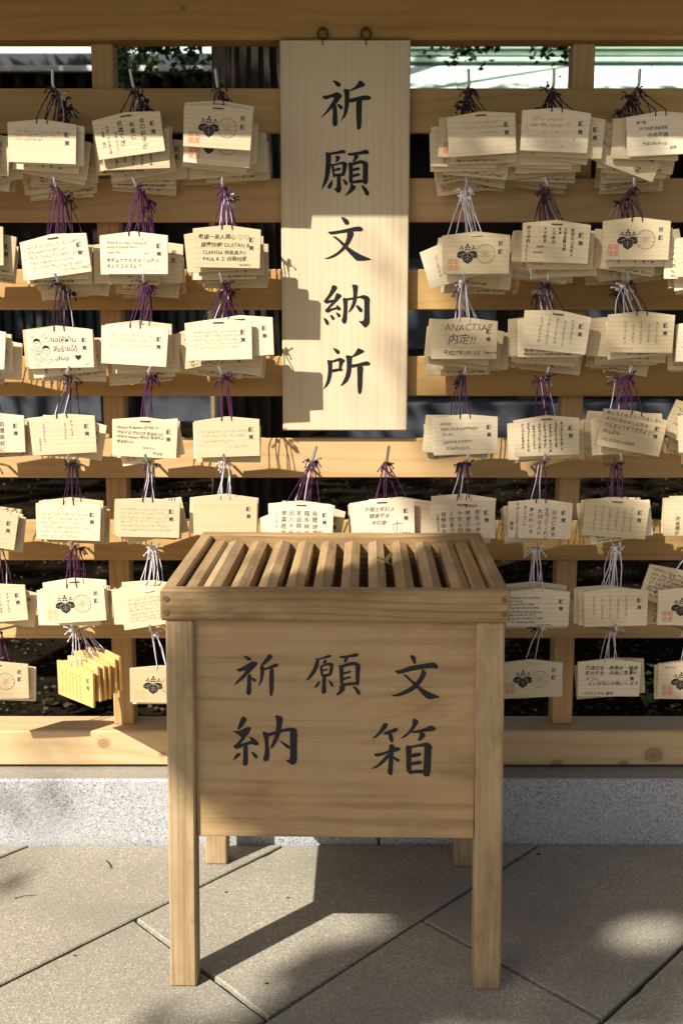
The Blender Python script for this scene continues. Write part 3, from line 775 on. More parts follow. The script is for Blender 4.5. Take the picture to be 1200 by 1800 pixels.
def c_A3(k):
    k.H(-22, 14, 17, 'ขอให้ผ่าน', 'pen', .004, .06); k.H(-18, -9, 17, 'สิ่งร้ายได้', 'pen', .004, .06); k.H(-15, -31, 17, 'เสมอ', 'pen', .004, .06); k.heart('pen', 42, -24, 8, True)
    for x, y, h in ((-56, 11, 1), (-35, -6, 1), (-54, -25, 0)):
        k.ring('pen', x, y, 9, 10.5, .8)
        if h: k.poly('pen', [(x - 9.5, y + 2), (x - 7, y + 10), (x, y + 13), (x + 7, y + 10), (x + 9.5, y + 2), (x + 5, y + 5), (x, y + 6), (x - 5, y + 5)])
        for s_ in (-1, 1): k.disc('pen', x + s_ * 3.8, y + .5, 1.1, 1.4, 8)
        k.line('pen', [(x - 2.5, y - 5), (x, y - 6), (x + 2.5, y - 5)], .7)
    k.ring('pen', -33, 24, 11, 10, .7, 200, 530); k.H(-38, 22, 6, 'UN', 'pen'); k.ring('pen', -56, -8, 9, 5.5, .7); k.SH(-61, -9, 9, 3, 'pen'); k.ring('pen', -31, -29, 10, 8, .7); k.SH(-37, -29, 11, 3, 'pen')
    k.heart('pen', -67, 28, 3); k.heart('pen', -69, -3, 2.5); k.heart('pen', -57, -42, 4); k.H(58, -43, 6, 'UN', 'pen'); k.wish()
def c_B3(k): [k.SH(-60, 20 - j * 12, 95, 5, 'pencil', .35) for j in range(3)]; k.wish()
def c_C3(k): [k.SH(-60, 18 - j * 9.5, 112, 4.5, 'pencil', .45) for j in range(5)]; k.wish()
def c_D3(k):
    k.H(-48, 18, 23, 'ANACTSAP', 'pen', -.012, .18); k.H(-40, -12, 27, '内定!!', 'pen', -.004, .1); k.H(-50, -38, 12, '平成27年3月13日', 'pen', .004); k.H(46, -37, 9, 'S.Masuda', 'pen'); k.wish()
def c_E3(k): [k.SV(38 - j * 19, 32 - (j % 2) * 4, 7, 8, 'pencil', .6) for j in range(5)]; k.wish()
def c_F3(k): [k.SV(38 - j * 19, 26 - (j % 2) * 7, 6 - j % 2, 8, 'pencil', .5) for j in range(5)]; k.SH(-62, -41, 40, 4); k.wish()
def c_A4(k): k.SV(22, 34, 2, 7); k.SV(22, 14, 3, 6); k.SV(6, 28, 6, 6); k.SV(-46, 28, 7, 6); k.SV(-58, -6, 5, 6); k.wish()
def c_B4(k):
    k.H(-68, 20, 9, 'Apeace & Apeace 콘서트 다', 'pen'); k.H(-68, 8, 9, '안되고 곧 만났으면 좋겠습니다', 'pen'); k.H(-68, -3, 9, '더욱이 Apeace 제이는 행복하고', 'pen'); k.H(-68, -15, 9, '좋겠습니다', 'pen'); k.H(-4, -28, 7.5, '2015 3.13', 'pen'); k.H(20, -42, 9, '주국임', 'pen'); k.wish()
def c_C4(k): k.SH(-62, 12, 110, 5, 'pencil', .4); k.SH(-62, 2, 100, 5, 'pencil', .4); k.SH(-58, -12, 60, 4, 'pencil', .35); k.SH(0, -26, 40, 4, 'pencil', .35); k.wish()
def c_D4(k):
    k.H(-62, 25, 9, 'GOOD', 'pen', .004); k.H(-60, 12, 9.5, 'HEALTH & HAPPINESS', 'pen', .004); k.H(-58, -1, 9, 'TO ALL', 'pen', .004); k.H(-55, -20, 9.5, 'LEANNE & KEITH', 'pen', .004); k.H(-48, -35, 9, 'SCARTH 9/3/15', 'pen', .004); k.wish()
def c_E4(k): [k.SV(36 - j * 13.5, 34 - (j % 3) * 2, 9 - (j % 2), 7, 'ink', .85) for j in range(8)]; k.wish()
def c_F4(k):
    k.H(-72, 30, 11, 'おともだちとケンカをしない', 'ink'); k.H(-72, 17, 11, 'ようになかよしになる', 'ink'); k.H(-72, 0, 11, 'べんきょうをできるように', 'ink'); k.H(-72, -15, 11, 'がんばる', 'ink'); k.H(-72, -34, 9.5, 'つむぎのかん3月9日', 'ink'); k.wish()
def c_A5(k): [k.SH(-66, 14 - j * 11, 112 - (j % 3) * 14, 5, 'pencil', .45) for j in range(6)]; k.wish()
def c_B5(k): [k.SH(-66, 20 - j * 10.5, 116, 4.5, 'pencil', .38) for j in range(6)]; k.wish()
def c_C5(k): k.wish()
def c_K5(k):
    for x, t in ((34, '身體健康'), (14, '龍馬精神'), (-5, '家庭興旺'), (-24, '出入平安'), (-43, '學業進步')): k.V(x, 28, 14.5, t, 'pen', .002, 1.12)
    k.V(-60, 26, 6, '二〇一五年三月', 'pen'); k.H(38, -26, 9, 'Gary', 'pen'); k.H(42, -38, 8, 'and', 'pen'); k.wish()
def c_L5(k):
    k.H(-46, 20, 13, '大福主安日人', 'pen', .004, .3); k.H(-34, 3, 13, '健康平安', 'pen', .004, .3); k.H(-30, -15, 13, '平如意!', 'pen', .004, .3); k.H(-52, -38, 7, '2月15日', 'pen'); k.ring('pen', 36, -26, 11, 13, .9, 20, 330); k.line('pen', [(22, -16), (52, -14)], 1); k.line('pen', [(36, -8), (34, -38)], 1); k.SH(45, -41, 25, 5, 'pen', 1.0); k.wish()
def c_D5(k):
    k.H(6, 33, 8, '無病息災', 'ink'); 
    for x, t in ((36, '家族の健康'), (12, '開運厄除'), (-8, '今年も知恵'), (-28, '人間豊作'), (-48, '稼輝栄永')): k.V(x, 26, 13, t, 'ink', 0, 1.1)
    k.V(-62, 20, 7, '平成廿七三月', 'ink'); k.wish()
def c_E5(k):
    k.V(34, 24, 12.5, '自分に勇気', 'ink', .004, 1.1); k.V(16, 30, 12, 'を与えてくれた', 'ink', .004, 1.0); k.V(-1, 26, 12.5, '大切な人の', 'ink', .004, 1.1); k.V(-22, 30, 12.5, '夢が叶いま', 'ink', .004, 1.1); k.V(-38, 34, 12, 'すように。', 'ink', .002, 1.1); k.V(-57, 40, 8.5, '平成二十七年二月五日', 'ink'); k.V(-70, -8, 11, '華弥', 'ink', .004); k.wish()
def c_F5(k): [k.SV(38 - j * 18, 30 - (j % 2) * 5, 8, 7, 'pencil', .5) for j in range(6)]; k.wish()
def c_A6(k): k.crest('seal_pale')
def c_B6(k): [k.SH(-58, 22 - j * 9, 105, 5, 'pencil', .6) for j in range(7)]; k.wish()
def c_E6(k):
    for j, t in enumerate(('Thank you for my family', 'and friends.', 'My one wish is that', 'they stay safe and keep', 'a life filled with happiness.', 'May my life be full of', 'love, and whatever I make', 'I am always grateful.')): k.H(-74 + j * .4, 24 - j * 9, 8.2, t, 'ink')
    k.H(0, -46, 6.5, '12.3.15 Casey', 'ink'); k.wish()
def c_F6(k): [k.SV(26 - j * 20, 30 - (j % 2) * 6, 7, 7, 'pencil', .55) for j in range(5)]; k.wish()
def c_A7(k): [k.SV(24 - j * 16, 24, 7, 8, 'pencil', .4) for j in range(6)]; k.wish()
def c_F7(k):
    k.H(-62, 22, 12.5, '交通安全・無事故・健康', 'ink'); k.H(-62, 8, 12.5, '家内安全・良縁に恵まれ', 'ink'); k.H(-60, -6, 12, 'ように', 'ink'); k.H(-54, -19, 12, 'よい方向にお願いします', 'ink'); k.H(-64, -44, 10, 'H27.3.2 今川 憲和', 'ink'); k.wish()
def c_I7(k): k.crest(); k.H(-64, 32, 8, '2015.1.4', 'pen')
def c_G4(k): k.V(24, 28, 14, '前橋高校に', 'ink', .004, 1.1); k.V(0, 24, 13, '合格します', 'ink', .004, 1.1); k.wish()
def c_G(k): [k.SV(34 - j * 20, 26, 6, 8, 'pencil', .6) for j in range(5)]; k.wish()
def c_I5(k): k.V(-22, 22, 11, '平成二十七年二月', 'ink', .002); k.V(-45, 2, 12, '斉藤義弥', 'ink', .002); k.SV(10, 30, 6, 10, 'ink', .9); k.wish()
def c_I(k): [k.SH(-64, 20 - j * 12, 112, 6, 'pen', .7) for j in range(4)]; k.wish()

def c_tilt1(k):
    k.ring('pen', -58, 22, 8, 9, .8); k.H(-66, -8, 11, 'T-CARBASH', 'ink'); k.H(-30, -22, 10, '38日', 'ink'); k.SH(-5, -8, 40, 7, 'pen', .9); k.H(30, -38, 16, 'Z', 'ink'); k.wish()
def c_tilt6(k): [k.SH(-68, 30 - j * 11, 125 - (j % 2) * 15, 7, 'ink', 1.1) for j in range(7)]
def c_none(k): k.wish()
ST = [
 # row 1
 ('G',0,-64,260,0,5,'plum','bar','plaque hung at left end of top rail',c_G,()),
 ('A',0,75,249,2,9,'plum','strand','two faint pencil lines, top rail, third hook left of the signboard',c_A1,((14,3,2,c_none),)),
 ('B',0,227,236,-7.8,9,'plum','bar','bold vertical brush-pen columns wishing for a job, on the top rail',c_B1,((12,24,-2,None),)),
 ('C',0,383,223,3.5,9,'plum','bar','leaf and flower crests, on the top rail next to the signboard',c_crest,((2,-7,3,c_crest),(0,30,5,c_crest))),
 ('D',0,846,235,-4,9,'plum','bar','faint two-line pencil note, on the top rail next to the signboard',c_D1,((-16,6,2,c_crest),)),
 ('E',0,975,229,2.5,9,'plum','strand','small drawn hearts around a light note, on the top rail',c_E1,((26,10,3,c_none),)),
 ('F',0,1160,235,-3,10,'plum','strand','black exam-wish lines and a large central phrase, on the top rail',c_F1,((-26,8,2,c_G),(-55,30,20,c_tilt1))),
 # row 2
 ('G',1,-52,430,0,4,'purple','strand','plaque hung at left end of second rail',c_G,()),
 ('A',1,99,449,-8,6,'purple','bar','five slanting lines of dark pencil handwriting, tilted, on the second rail',c_A2,((-2,6,-2,None),(6,14,0,None))),
 ('B',1,237,445,0,7,'purple','strand','pencil note about baby, family and friends',c_B2,()),
 ('C',1,399,434,1,6,'purple','strand','bold marker lines with two outlined hearts',c_C2,((-14,6,-3,c_G),)),
 ('D',1,836,445,-.5,5,'white','bar','leaf and flower crests threaded with white cord, below the top rail',c_crest,((-34,12,-16,c_G),(-8,4,0,c_none))),
 ('E',1,976,425,2,6,'plum','bar','black vertical Chinese columns and two English words near a corner',c_E2,((8,12,0,None),(12,26,-3,c_crest))),
 ('F',1,1117,420,0,7,'plum','strand','leaf and flower crests with bright red seal, on the second rail',c_crest,((4,12,0,None),(-20,22,9,None),(24,26,-14,None))),
 ('I',1,1246,450,0,4,'plum','bar','plaque hung at right end of second rail',c_I,()),
 # row 3
 ('G',2,-48,610,4,4,'purple','strand','plaque hung at left end of third rail',c_G,((12,8,0,c_I),)),
 ('A',2,107,611,-1.5,5,'plum','strand','cartoon faces, speech bubbles and three lines of Thai',c_A3,((-6,-2,-1,c_I),)),
 ('B',2,237,606,3.5,6,'purple','strand','almost blank sunlit face on the third rail',c_B3,((8,-6,0,c_none),)),
 ('C',2,385,597,-1.5,7,'purple','bar','five very faint lines, a blank plaque jutting out beside it',c_C3,((38,-6,-3,c_none),(-12,6,-12,None))),
 ('D',2,815,595,0,6,'white','strand','large pencilled capitals and two exclamation marks',c_D3,((-8,4,9,c_none),)),
 ('E',2,976,582,6,7,'plum','bar','faint vertical columns, tilted, dark cord stitched between its holes',c_E3,()),
 ('F',2,1125,584,.5,6,'plum','strand','faint vertical columns hung on dark strands, on the third rail',c_F3,()),
 ('I',2,1244,600,0,3,'plum','bar','plaque hung at right end of third rail',c_I,()),
 # row 4
 ('G',3,-13,761,-1,3,'purple','strand','bold vertical column wishing for a high school place',c_G4,()),
 ('A',3,112,763,-3,3,'plum','strand','tiny vertical pencil columns spaced wide apart, on the fourth rail',c_A4,()),
 ('B',3,255,769,3,2,'purple','bar','four lines of Korean handwriting and a date',c_B4,()),
 ('C',3,400,768,-2,2,'purple','strand','barely visible long pencil lines, below the signboard corner',c_C4,((2,10,0,c_I),)),
 ('D',3,817,764,-2,3,'plum','strand','English note in neat pen capitals',c_D4,()),
 ('E',3,960,766,-2.5,3,'purple','bar','eight dense vertical columns of ink',c_E4,((-12,6,-2,None),)),
 ('F',3,1110,758,11,5,'purple','strand','large childlike hiragana lines, tilted',c_F4,()),
 ('I',3,1248,758,-3,3,'plum','bar','plaque hung at right end of fourth rail',c_I,((-22,-6,24,c_I),)),
 # row 5
 ('G',4,-26,925,9,4,'purple','strand','plaque hung at left end of fifth rail',c_G,((14,6,7,None),)),
 ('A',4,121,915,2,3,'plum','strand','six soft pencil lines in sun, on the fifth rail',c_A5,((6,-6,0,None),)),
 ('B',4,260,910,1.5,3,'plum','strand','six pale lines right across, on the fifth rail beside the box',c_B5,()),
 ('C',4,396,906,0,2,'white','strand','empty sunlit face behind the corner of the box',c_C5,((2,-3,1,c_none),)),
 ('K',4,529,916,1,4,'purple','bar','five tall columns of Chinese blessings, under the signboard',c_K5,((-14,10,-14,c_G),(18,2,10,c_none))),
 ('L',4,672,911,-3,2,'purple','bar','cursive lines and a ringed signature, under the signboard',c_L5,()),
 ('D',4,813,915,-3.5,4,'plum','bar','packed bold columns right behind the box',c_D5,((0,-12,2,None),)),
 ('E',4,948,912,1.5,2,'plum','strand','confident brush-pen columns about courage',c_E5,()),
 ('F',4,1081,910,4,3,'plum','bar','six thin pencil columns, slightly tilted, on the fifth rail',c_F5,()),
 ('I',4,1222,908,0,2,'plum','bar','dated vertical columns at the rack end on the fifth rail',c_I5,()),
 # row 6
 ('G',5,-8,1060,-4,3,'purple','strand','plaque hung at left end of sixth rail',c_G,()),
 ('A',5,130,1060,-4,4,'purple','strand','leaf and flower crests with faded orange seal, on the sixth rail',c_A6,((4,-10,-3,None),(-8,6,0,None))),
 ('B',5,268,1066,-9,4,'white','bar','seven pencil lines, tilted against the box leg',c_B6,((-14,-2,0,c_G),(2,-12,3,c_I))),
 ('E',5,944,1068,0,3,'white','strand','dense eight-line English wish in ink beside the box',c_E6,((-6,-12,1,None),)),
 ('F',5,1081,1067,-1.5,4,'white','strand','sparse thin columns on white cord, on the sixth rail',c_F6,((-10,-2,-1,c_I),)),
 ('I',5,1210,1066,1,3,'orange','strand','leaf and flower crests on orange cord, on the sixth rail',c_crest,((-26,-32,17,c_tilt6),)),
 # row 7
 ('G',6,-4,1196,-1,1,'purple','bar','leaf and flower crests at the rack end on the bottom rail',c_crest_pale,()),
 ('A',6,134,1199,0,5,'white','strand','golden aged wood, turned sideways on the bottom rail',c_A7,()),
 ('B',6,284,1203,2,1,'white','strand','leaf and flower crests with faded seal, beside the box leg',c_crest_pale,()),
 ('E',6,932,1192,0,1,'white','bar','leaf and flower crests hung on the bottom rail beside the box',c_crest,()),
 ('F',6,1069,1191,0,2,'white','strand','four lines asking for road safety, on the bottom rail',c_F7,()),
 ('I',6,1209,1196,1,3,'orange','strand','leaf and flower crests under a handwritten date',c_I7,()),
]
PSP = .0145
nback = 0
for (col, row, cx, cy, rot, nb, cm, style, phrase, fn, extra) in ST:
    r = random.Random(hash_ := sum(ord(q) for q in col) * 31 + row * 977)
    make_hook(col, row)
    nb = max(nb, len(extra))
    Yf = RY - (.176 if nb >= 4 else .158) + r.uniform(-.003, .003)
    sp = (RY - .026 - Yf) / max(1, nb)
    sp = min(sp, .019)
    turned = (col, row) == ('A', 6)
    old = turned
    def add(cpx, cpy, Y, rot_, yaw, pitch, mat, style_, fn_, label, group, variant=None):
        loc = P(cpx, cpy, Y)
        R_ = rod_at(col, row, Y); R_.z -= .002
        o = make_plaque(loc, rot_, yaw, pitch, R_, M[mat], style_, r, old)
        if fn_:
            k = Ink(r); fn_(k); ink_objects(k, o)
        elif variant is not None:
            if not BACKS: BACKS.extend([None] * 8)
            vi = variant % 8
            if BACKS[vi] is None: BACKS[vi] = ink_objects(back_variant(vi), o)
            else:
                for s_ in BACKS[vi]:
                    c2 = s_.copy(); link(c2, o)
        tag(o, label, 'plaque', group)
        return o
    who = phrase if phrase.startswith('plaque') else 'wooden plaque with ' + phrase
    rail_group = 'wish plaques at the front of their hooks'
    add(cx, cy, Yf, rot, -44 if turned else r.uniform(-1.5, 1.5), r.uniform(-2, 1), cm, style, fn, who if who.startswith('wooden') else 'wooden ' + who, rail_group)
    gr = 'plaques stacked behind ' + phrase
    short = ' '.join(phrase.split()[:11])
    lab = ('wooden plaque stacked behind the ' + short) if phrase.startswith('plaque') else ('wooden plaque stacked behind the one with ' + ' '.join(phrase.split(',')[0].split()[:8]))
    ORD = ('', 'second', 'third', 'fourth', 'fifth', 'sixth', 'seventh', 'eighth', 'ninth', 'tenth', 'eleventh', 'twelfth')
    rest = ('the ' + ' '.join(phrase.split()[:9])) if phrase.startswith('plaque') else ('the one with ' + ' '.join(phrase.replace(',', '').split()[:8]))
    fpos = P(cx, cy, Yf)
    hang = fpos.z - rod_at(col, row, Yf).z
    for i in range(1, nb + 1):
        Y = Yf + sp * i
        yw = -44 + r.uniform(-5, 5) if turned else r.uniform(-1.3, 1.3)
        cmi = cm if r.random() < (.85 if row == 0 else .62) else r.choice(['plum', 'purple', 'white', 'white'] if row < 5 else ['white', 'white', 'purple'])
        if cm == 'white' and r.random() < .4: cmi = 'white'
        if i <= len(extra):
            dx, dy, rt, f2 = extra[i - 1]
            o = add(cx + dx, cy + dy, Y, rt, yw, r.uniform(-1, 1), cmi, r.choice(('bar', 'strand', 'bar')), f2, ORD[i] + ' wooden plaque back, behind ' + rest, gr, variant=nback)
        else:
            R0 = rod_at(col, row, Y)
            spread = .016 if row < 3 else .012
            z = R0.z + hang + (r.uniform(-.004, .003) - .0042 * i if row == 0 else r.uniform(-.008, .005) - (.0035 * i if row < 3 else 0))
            x = fpos.x * (.5 if turned else .55) + R0.x * (.5 if turned else .45) + r.gauss(0, spread)
            if turned: x = fpos.x + .0115 * i; Y = Yf + .0125 * i; z = fpos.z + .004 * i
            q = P(600, 900, Y)
            rt = r.gauss(0, 6.5 if row == 0 else 5)
            loc = Vector((x, Y, z))
            R_ = R0.copy(); R_.z -= .002
            o = make_plaque(loc, rt, yw, r.uniform(-1, 1), R_, M[cmi], r.choice(('bar', 'strand', 'bar')), r, old)
            if r.random() < .8:
                if not BACKS: BACKS.extend([None] * 8)
                vi = nback % 8
                if BACKS[vi] is None: BACKS[vi] = ink_objects(back_variant(vi), o)
                else:
                    for s_ in BACKS[vi]: link(s_.copy(), o)
            tag(o, ORD[i] + ' wooden plaque back, behind ' + rest, 'plaque', gr)
        nback += 1

# ------------------------------------------------------------------ the petition box
bx = empty('petition_box', (-.0135, 2.246, 0), radians(-1.2)); tag(bx, 'weathered wooden offering box on four legs with slatted top', 'offering box')
def splay(sx):
    def t(co):
        co.x += sx * .005 * (-(co.z) / .4)
    return t
HW, BD, LT, ZL, ZT = .3405, .605, .056, .792, .856
for sx in (-1, 1):
    for y0 in (0, BD - LT):
        xa = sx * HW if sx < 0 else HW - LT
        box('leg', xa, xa + LT, y0, y0 + LT, 0, ZL, M['box_z'], bx, .004, splay(sx))
fp = box('front_panel', -HW + LT + .0005, HW - LT - .0005, .014, .032, .331, ZL + .012, M['panel'], bx, .0015)
bxm = (Matrix.Translation(bx.location) @ Matrix.Rotation(radians(-1.2), 4, 'Z'))
for c in BOX_CH:
    brush_char(c, 2.246 + .0135, M['ink_old'], fp, Matrix.Translation(-fp.location) @ bxm.inverted())
for ch in fp.children:                                     # lay the strokes flat on the panel face
    for i, v in enumerate(ch.data.vertices): v.co.y = -.009 - .0004 - .00002 * (i % 1)
    bmx = bmesh.new(); bmx.from_mesh(ch.data)
    seen = 0; done = set()
    for f0 in bmx.faces:                                   # every stroke a hair prouder than the last
        if f0 in done: continue
        stack = [f0]; comp = set()
        while stack:
            q = stack.pop()
            if q in comp: continue
            comp.add(q)
            for e in q.edges: stack += [w_ for w_ in e.link_faces if w_ not in comp]
        done |= comp
        for vv in {v for q in comp for v in q.verts}: vv.co.y -= .00005 * seen
        seen += 1
    bmx.to_mesh(ch.data); bmx.free()
box('back_panel', -HW + LT + .0005, HW - LT - .0005, BD - .032, BD - .014, .331, ZL + .012, M['box_x'], bx, .0015)
for sx in (-1, 1):
    xa = -HW + .014 if sx < 0 else HW - .032
    box('side_panel', xa, xa + .018, LT + .0005, BD - LT - .0005, .331, ZL + .012, M['box_y'], bx, .0015)
box('floor_board', -HW + .034, HW - .034, .034, BD - .034, .345, .36, M['box_x'], bx, .001)
# top frame with exposed pegs
FT = .030; FO = .004
zf0 = ZL + .0005
fr = box('frame_rail', -HW - FO, HW + FO, -FO, FT, zf0, ZT, M['box_x'], bx, .004)
box('frame_rail', -HW - FO, HW + FO, BD - FT, BD + FO, zf0, ZT, M['box_x'], bx, .004)
for sx in (-1, 1):
    xa = -HW - FO if sx < 0 else HW + FO - FT
    box('frame_rail', xa, xa + FT, FT + .0005, BD - FT - .0005, zf0, ZT - .001, M['box_y'], bx, .004)
for sx in (-1, 1):
    for zz in (.014, -.014):
        v, f = [], []
        cxp = sx * (HW - .008); tube(v, f, [(cxp, -.029, zz), (cxp, -.0245, zz)], .0055, 10)
        mobj('peg', [(a, b - (FT + FO) / 2 + .0268, c) for a, b, c in v], f, M['peg'], fr)
# inner ledge carrying the slats
for sx in (-1, 1):
    xa = -HW - FO + FT + .003 if sx < 0 else HW + FO - FT - .037
    box('ledge', xa, xa + .034, FT + .001, BD - FT - .001, ZL - .02, ZT - .014, M['box_y'], bx, .006)
NS = 10
SWD = .037
zs0, zs1 = ZL + .006, ZT - .011
for i in range(NS):
    xc = -.2555 + .0568 * i
    h = SWD / 2
    prof = [(-h + .003, zs0), (h - .003, zs0), (h, zs0 + .004), (h, zs1 - .009), (.0, zs1), (-h, zs1 - .009), (-h, zs0 + .004)]
    ya, yb = FT - .001 + .002, BD - FT - .002
    L_ = (yb - ya) / 2; zc = (zs0 + zs1) / 2
    v = [(a, -L_, z - zc) for a, z in prof] + [(a, L_, z - zc) for a, z in prof]; n = len(prof)
    # far ends are cut to a slope
    v = [(a, (y - .012 * max(0, (z + zc - zs1 + .009) / .009)) if y > 0 else y, z) for a, y, z in v]
    f = [tuple(range(n)), tuple(range(2 * n - 1, n - 1, -1))] + [(i2, n + i2, n + (i2 + 1) % n, (i2 + 1) % n) for i2 in range(n)]
    mobj('slat', v, f, M['box_y'], bx, loc=(xc, (ya + yb) / 2, zc))

# leaf lying on a slat
lf = G(677, 985, ZT - .006)
v = [(0, -.022, 0), (-.004, -.010, .002), (-.018, .002, .006), (-.012, .016, .006), (0, .010, .002), (.010, .017, .010), (.018, .006, .012), (.006, -.008, .004)]
v = [(a * 1.15, b * 1.15, c * 1.4) for a, b, c in v]
lo = mobj('fallen_leaf', v, [(0, 1, 4, 7), (1, 2, 3, 4), (7, 4, 5, 6)], noisy('green_leaf', (.14, .20, .04), (.26, .30, .08), 60, .5, trans=.3), None, True, (lf.x, lf.y, ZT - .008))
lo.rotation_euler = (0, 0, radians(8)); tag(lo, 'small curled green leaf lying on the slats of the box', 'leaf')
v, f = [], []; tube(v, f, [(0, -.020, .001), (.004, -.034, .001), (.012, -.044, -.003)], .0009, 5)
mobj('stalk', v, f, plain('leaf_stalk', (.30, .28, .09)), lo, True)

# bits on the paving
def twig(pts, r, label):
    c = G(*pts[0]); v, f = [], []
    q = [G(*p) - c for p in pts]
    tube(v, f, [(a.x, a.y, .0025 + .002 * (i % 2)) for i, a in enumerate(q)], r, 5, r * .5)
    o = mobj('twig', v, f, M['bark'], None, True, (c.x, c.y, 0)); tag(o, label, 'twig', 'twigs on the paving')
twig([(188, 1514), (192, 1521), (196, 1526), (191, 1530)], .0014, 'short hooked dry twig on the paving near the plinth')
twig([(25, 1581), (45, 1577), (66, 1575)], .0011, 'thin straight dry twig on the sunlit paving')
def crumb(x, y, s):
    c = G(x, y); v, f = [], []; blob(v, f, (0, 0, s * .3), s, 6, 4, (1.2, .8, .5))
    o = mobj('dry_seed', v, f, M['bark'], None, True, (c.x, c.y, 0)); return o
for x, y, s, lab in ((299, 1489, .004, 'dark seed lying where paving meets the plinth'), (398, 1569, .004, 'dark seed on sunlit paving behind the front leg of the box'), (506, 1579, .004, 'dark seed on sunlit paving close to the shadow of the box'), (132, 1680, .003, 'tiny dark seed beside the long paving joint'), (946, 1502, .005, 'dark seed on shaded paving beside the box'), (469, 1730, .004, 'dark seed on the paving by a cross joint')):
    tag(crumb(x, y, s), lab, 'seed', 'seeds fallen on the paving')

# ------------------------------------------------------------------ behind the rack
def leaf_mesh(name, pts, size, mat, r, parent=None, flat=.5, loc=(0, 0, 0)):
    v, f = [], []
    L0 = Vector(loc)
    for p in pts:
        p = Vector(p) - L0
        s = size * r.uniform(.6, 1.35)
        d = Vector((r.gauss(0, 1), r.gauss(0, 1), r.gauss(0, flat))).normalized()
        a = d.cross(Vector((r.gauss(0, 1), r.gauss(0, 1), r.gauss(0, 1)))).normalized()
        n = d.cross(a) * (s * .12)
        k = len(v)
        v += [tuple(p - d * s * .5), tuple(p + a * s * .28 + n), tuple(p + d * s * .5), tuple(p - a * s * .28 + n)]
        f += [(k, k + 1, k + 2), (k, k + 2, k + 3)]
    return mobj(name, v, f, mat, parent)
def crown_pts(c, rad, n, r, clumps=40, spread=.28):
    out = []; cl = []
    while len(cl) < clumps:
        p = Vector((r.uniform(-1, 1), r.uniform(-1, 1), r.uniform(-1, 1)))
        if .3 < p.length < 1: cl.append(p)
    for i in range(n):
        q = r.choice(cl) + Vector((r.gauss(0, spread), r.gauss(0, spread), r.gauss(0, spread * .6))) * .6
        out.append(Vector(c) + Vector((q.x * rad[0], q.y * rad[1], q.z * rad[2])))
    return out
def trunk_obj(parent, pts, r0, r1, n=14, mat=None, wob=.06, name='trunk', r=rnd):
    v, f = [], []
    tube(v, f, pts, r0, n, r1)
    c = [Vector(p) for p in pts]
    v = [tuple(Vector(q) + Vector((r.uniform(-1, 1), r.uniform(-1, 1), 0)) * r0 * wob) for q in v]
    return mobj(name, v, f, mat or M['bark'], parent, True)
rt_ = random.Random(5)
# the big trunk seen through the rails
TY = 4.9
tx = P(440, 300, TY).x
t1 = empty('forest_tree', (tx, TY, -.03)); tag(t1, 'broad dark-barked tree standing close behind the rack', 'tree')
NA, NZ = 64, 46
v, f = [], []
ph = [rt_.uniform(.86, 1.0) if i % 3 else rt_.uniform(1.02, 1.12) for i in range(NA)]
for j in range(NZ):
    z = -.1 + 6.2 * j / (NZ - 1); rad = .168 * (1 + .28 * math.exp(-z / .35)) * (1 - .05 * z)
    if j % 2 == 0: ph = [q * .6 + .4 * (rt_.uniform(.84, 1.0) if i % 3 else rt_.uniform(1.0, 1.14)) for i, q in enumerate(ph)]
    for i in range(NA):
        a_ = 2 * pi * (i + .9 * sin(z * 2.1) + rt_.uniform(-.3, .3)) / NA
        v.append((.02 * sin(z) + rad * ph[i] * cos(a_), rad * ph[i] * sin(a_), z))
for j in range(NZ - 1):
    for i in range(NA): f.append((j * NA + i, j * NA + (i + 1) % NA, (j + 1) * NA + (i + 1) % NA, (j + 1) * NA + i))
mobj('trunk', v, f, M['bark'], t1)
for k_, (dx, dy, dz) in enumerate(((-2.2, -.4, 7.4), (1.6, .5, 7.8), (-.4, 1.9, 7.6))):
    v, f = [], []; tube(v, f, [(.04, .1, 4.2), (dx * .4, dy * .4, 5.8), (dx, dy, dz)], .07, 8, .02); mobj('limb', v, f, M['bark'], t1, True)
FOREST = [t1]
# pale thin stem beside it
c = P(383, 120, 5.6)
t2 = empty('sapling', (c.x - .05, 5.6, -.03)); tag(t2, 'thin pale-stemmed young tree beside the broad dark trunk', 'tree')
trunk_obj(t2, [(.0, 0, -.1), (.02, 0, .8), (.0, 0, 1.6), (.06, 0, 2.3), (.03, 0, 3.0), (.1, 0, 4.0), (.1, 0, 5)], .03, .015, 8, noisy('pale_bark', (.22, .15, .09), (.38, .28, .18), 12), .1, r=rt_)
leaf_mesh('crown', crown_pts((.1, 0, 5.3), (.7, .7, .5), 500, rt_, 30), .12, M['leaf'], rt_, t2)
# other forest trees: crowns above the frame shade the ground behind
for i, (x, y, h, rad, lab) in enumerate(((-5.4, 5.6, 7.6, 3.6, 'leafy evergreen tree behind the rack, far beyond the end post'), (-9.5, 9.0, 8.0, 4.2, 'large evergreen tree in front of the dark hall'), (3.6, 8.6, 8.2, 3.4, 'evergreen tree with drooping boughs in front of the pale roof'), (-1.8, 9.6, 8.6, 3.4, 'evergreen tree behind the broad dark trunk'))):
    t = empty('forest_tree', (x, y, -.03)); tag(t, lab, 'tree')
    trunk_obj(t, [(.05, 0, -.1), (0, 0, 1), (.05, .05, 2.6), (-.05, .05, 4.6), (0, 0, h)], .2, .07, 14, r=rt_)
    for a in range(4):
        an = a * 1.7 + i; v, f = [], []
        tube(v, f, [(0, .03, h * .55), (cos(an) * rad * .35, sin(an) * rad * .35, h * .75), (cos(an) * rad * .75, sin(an) * rad * .75, h * .95)], .06, 7, .015); mobj('limb', v, f, M['bark'], t, True)
    FOREST.append(t)
fl = {t.name: [] for t in FOREST}
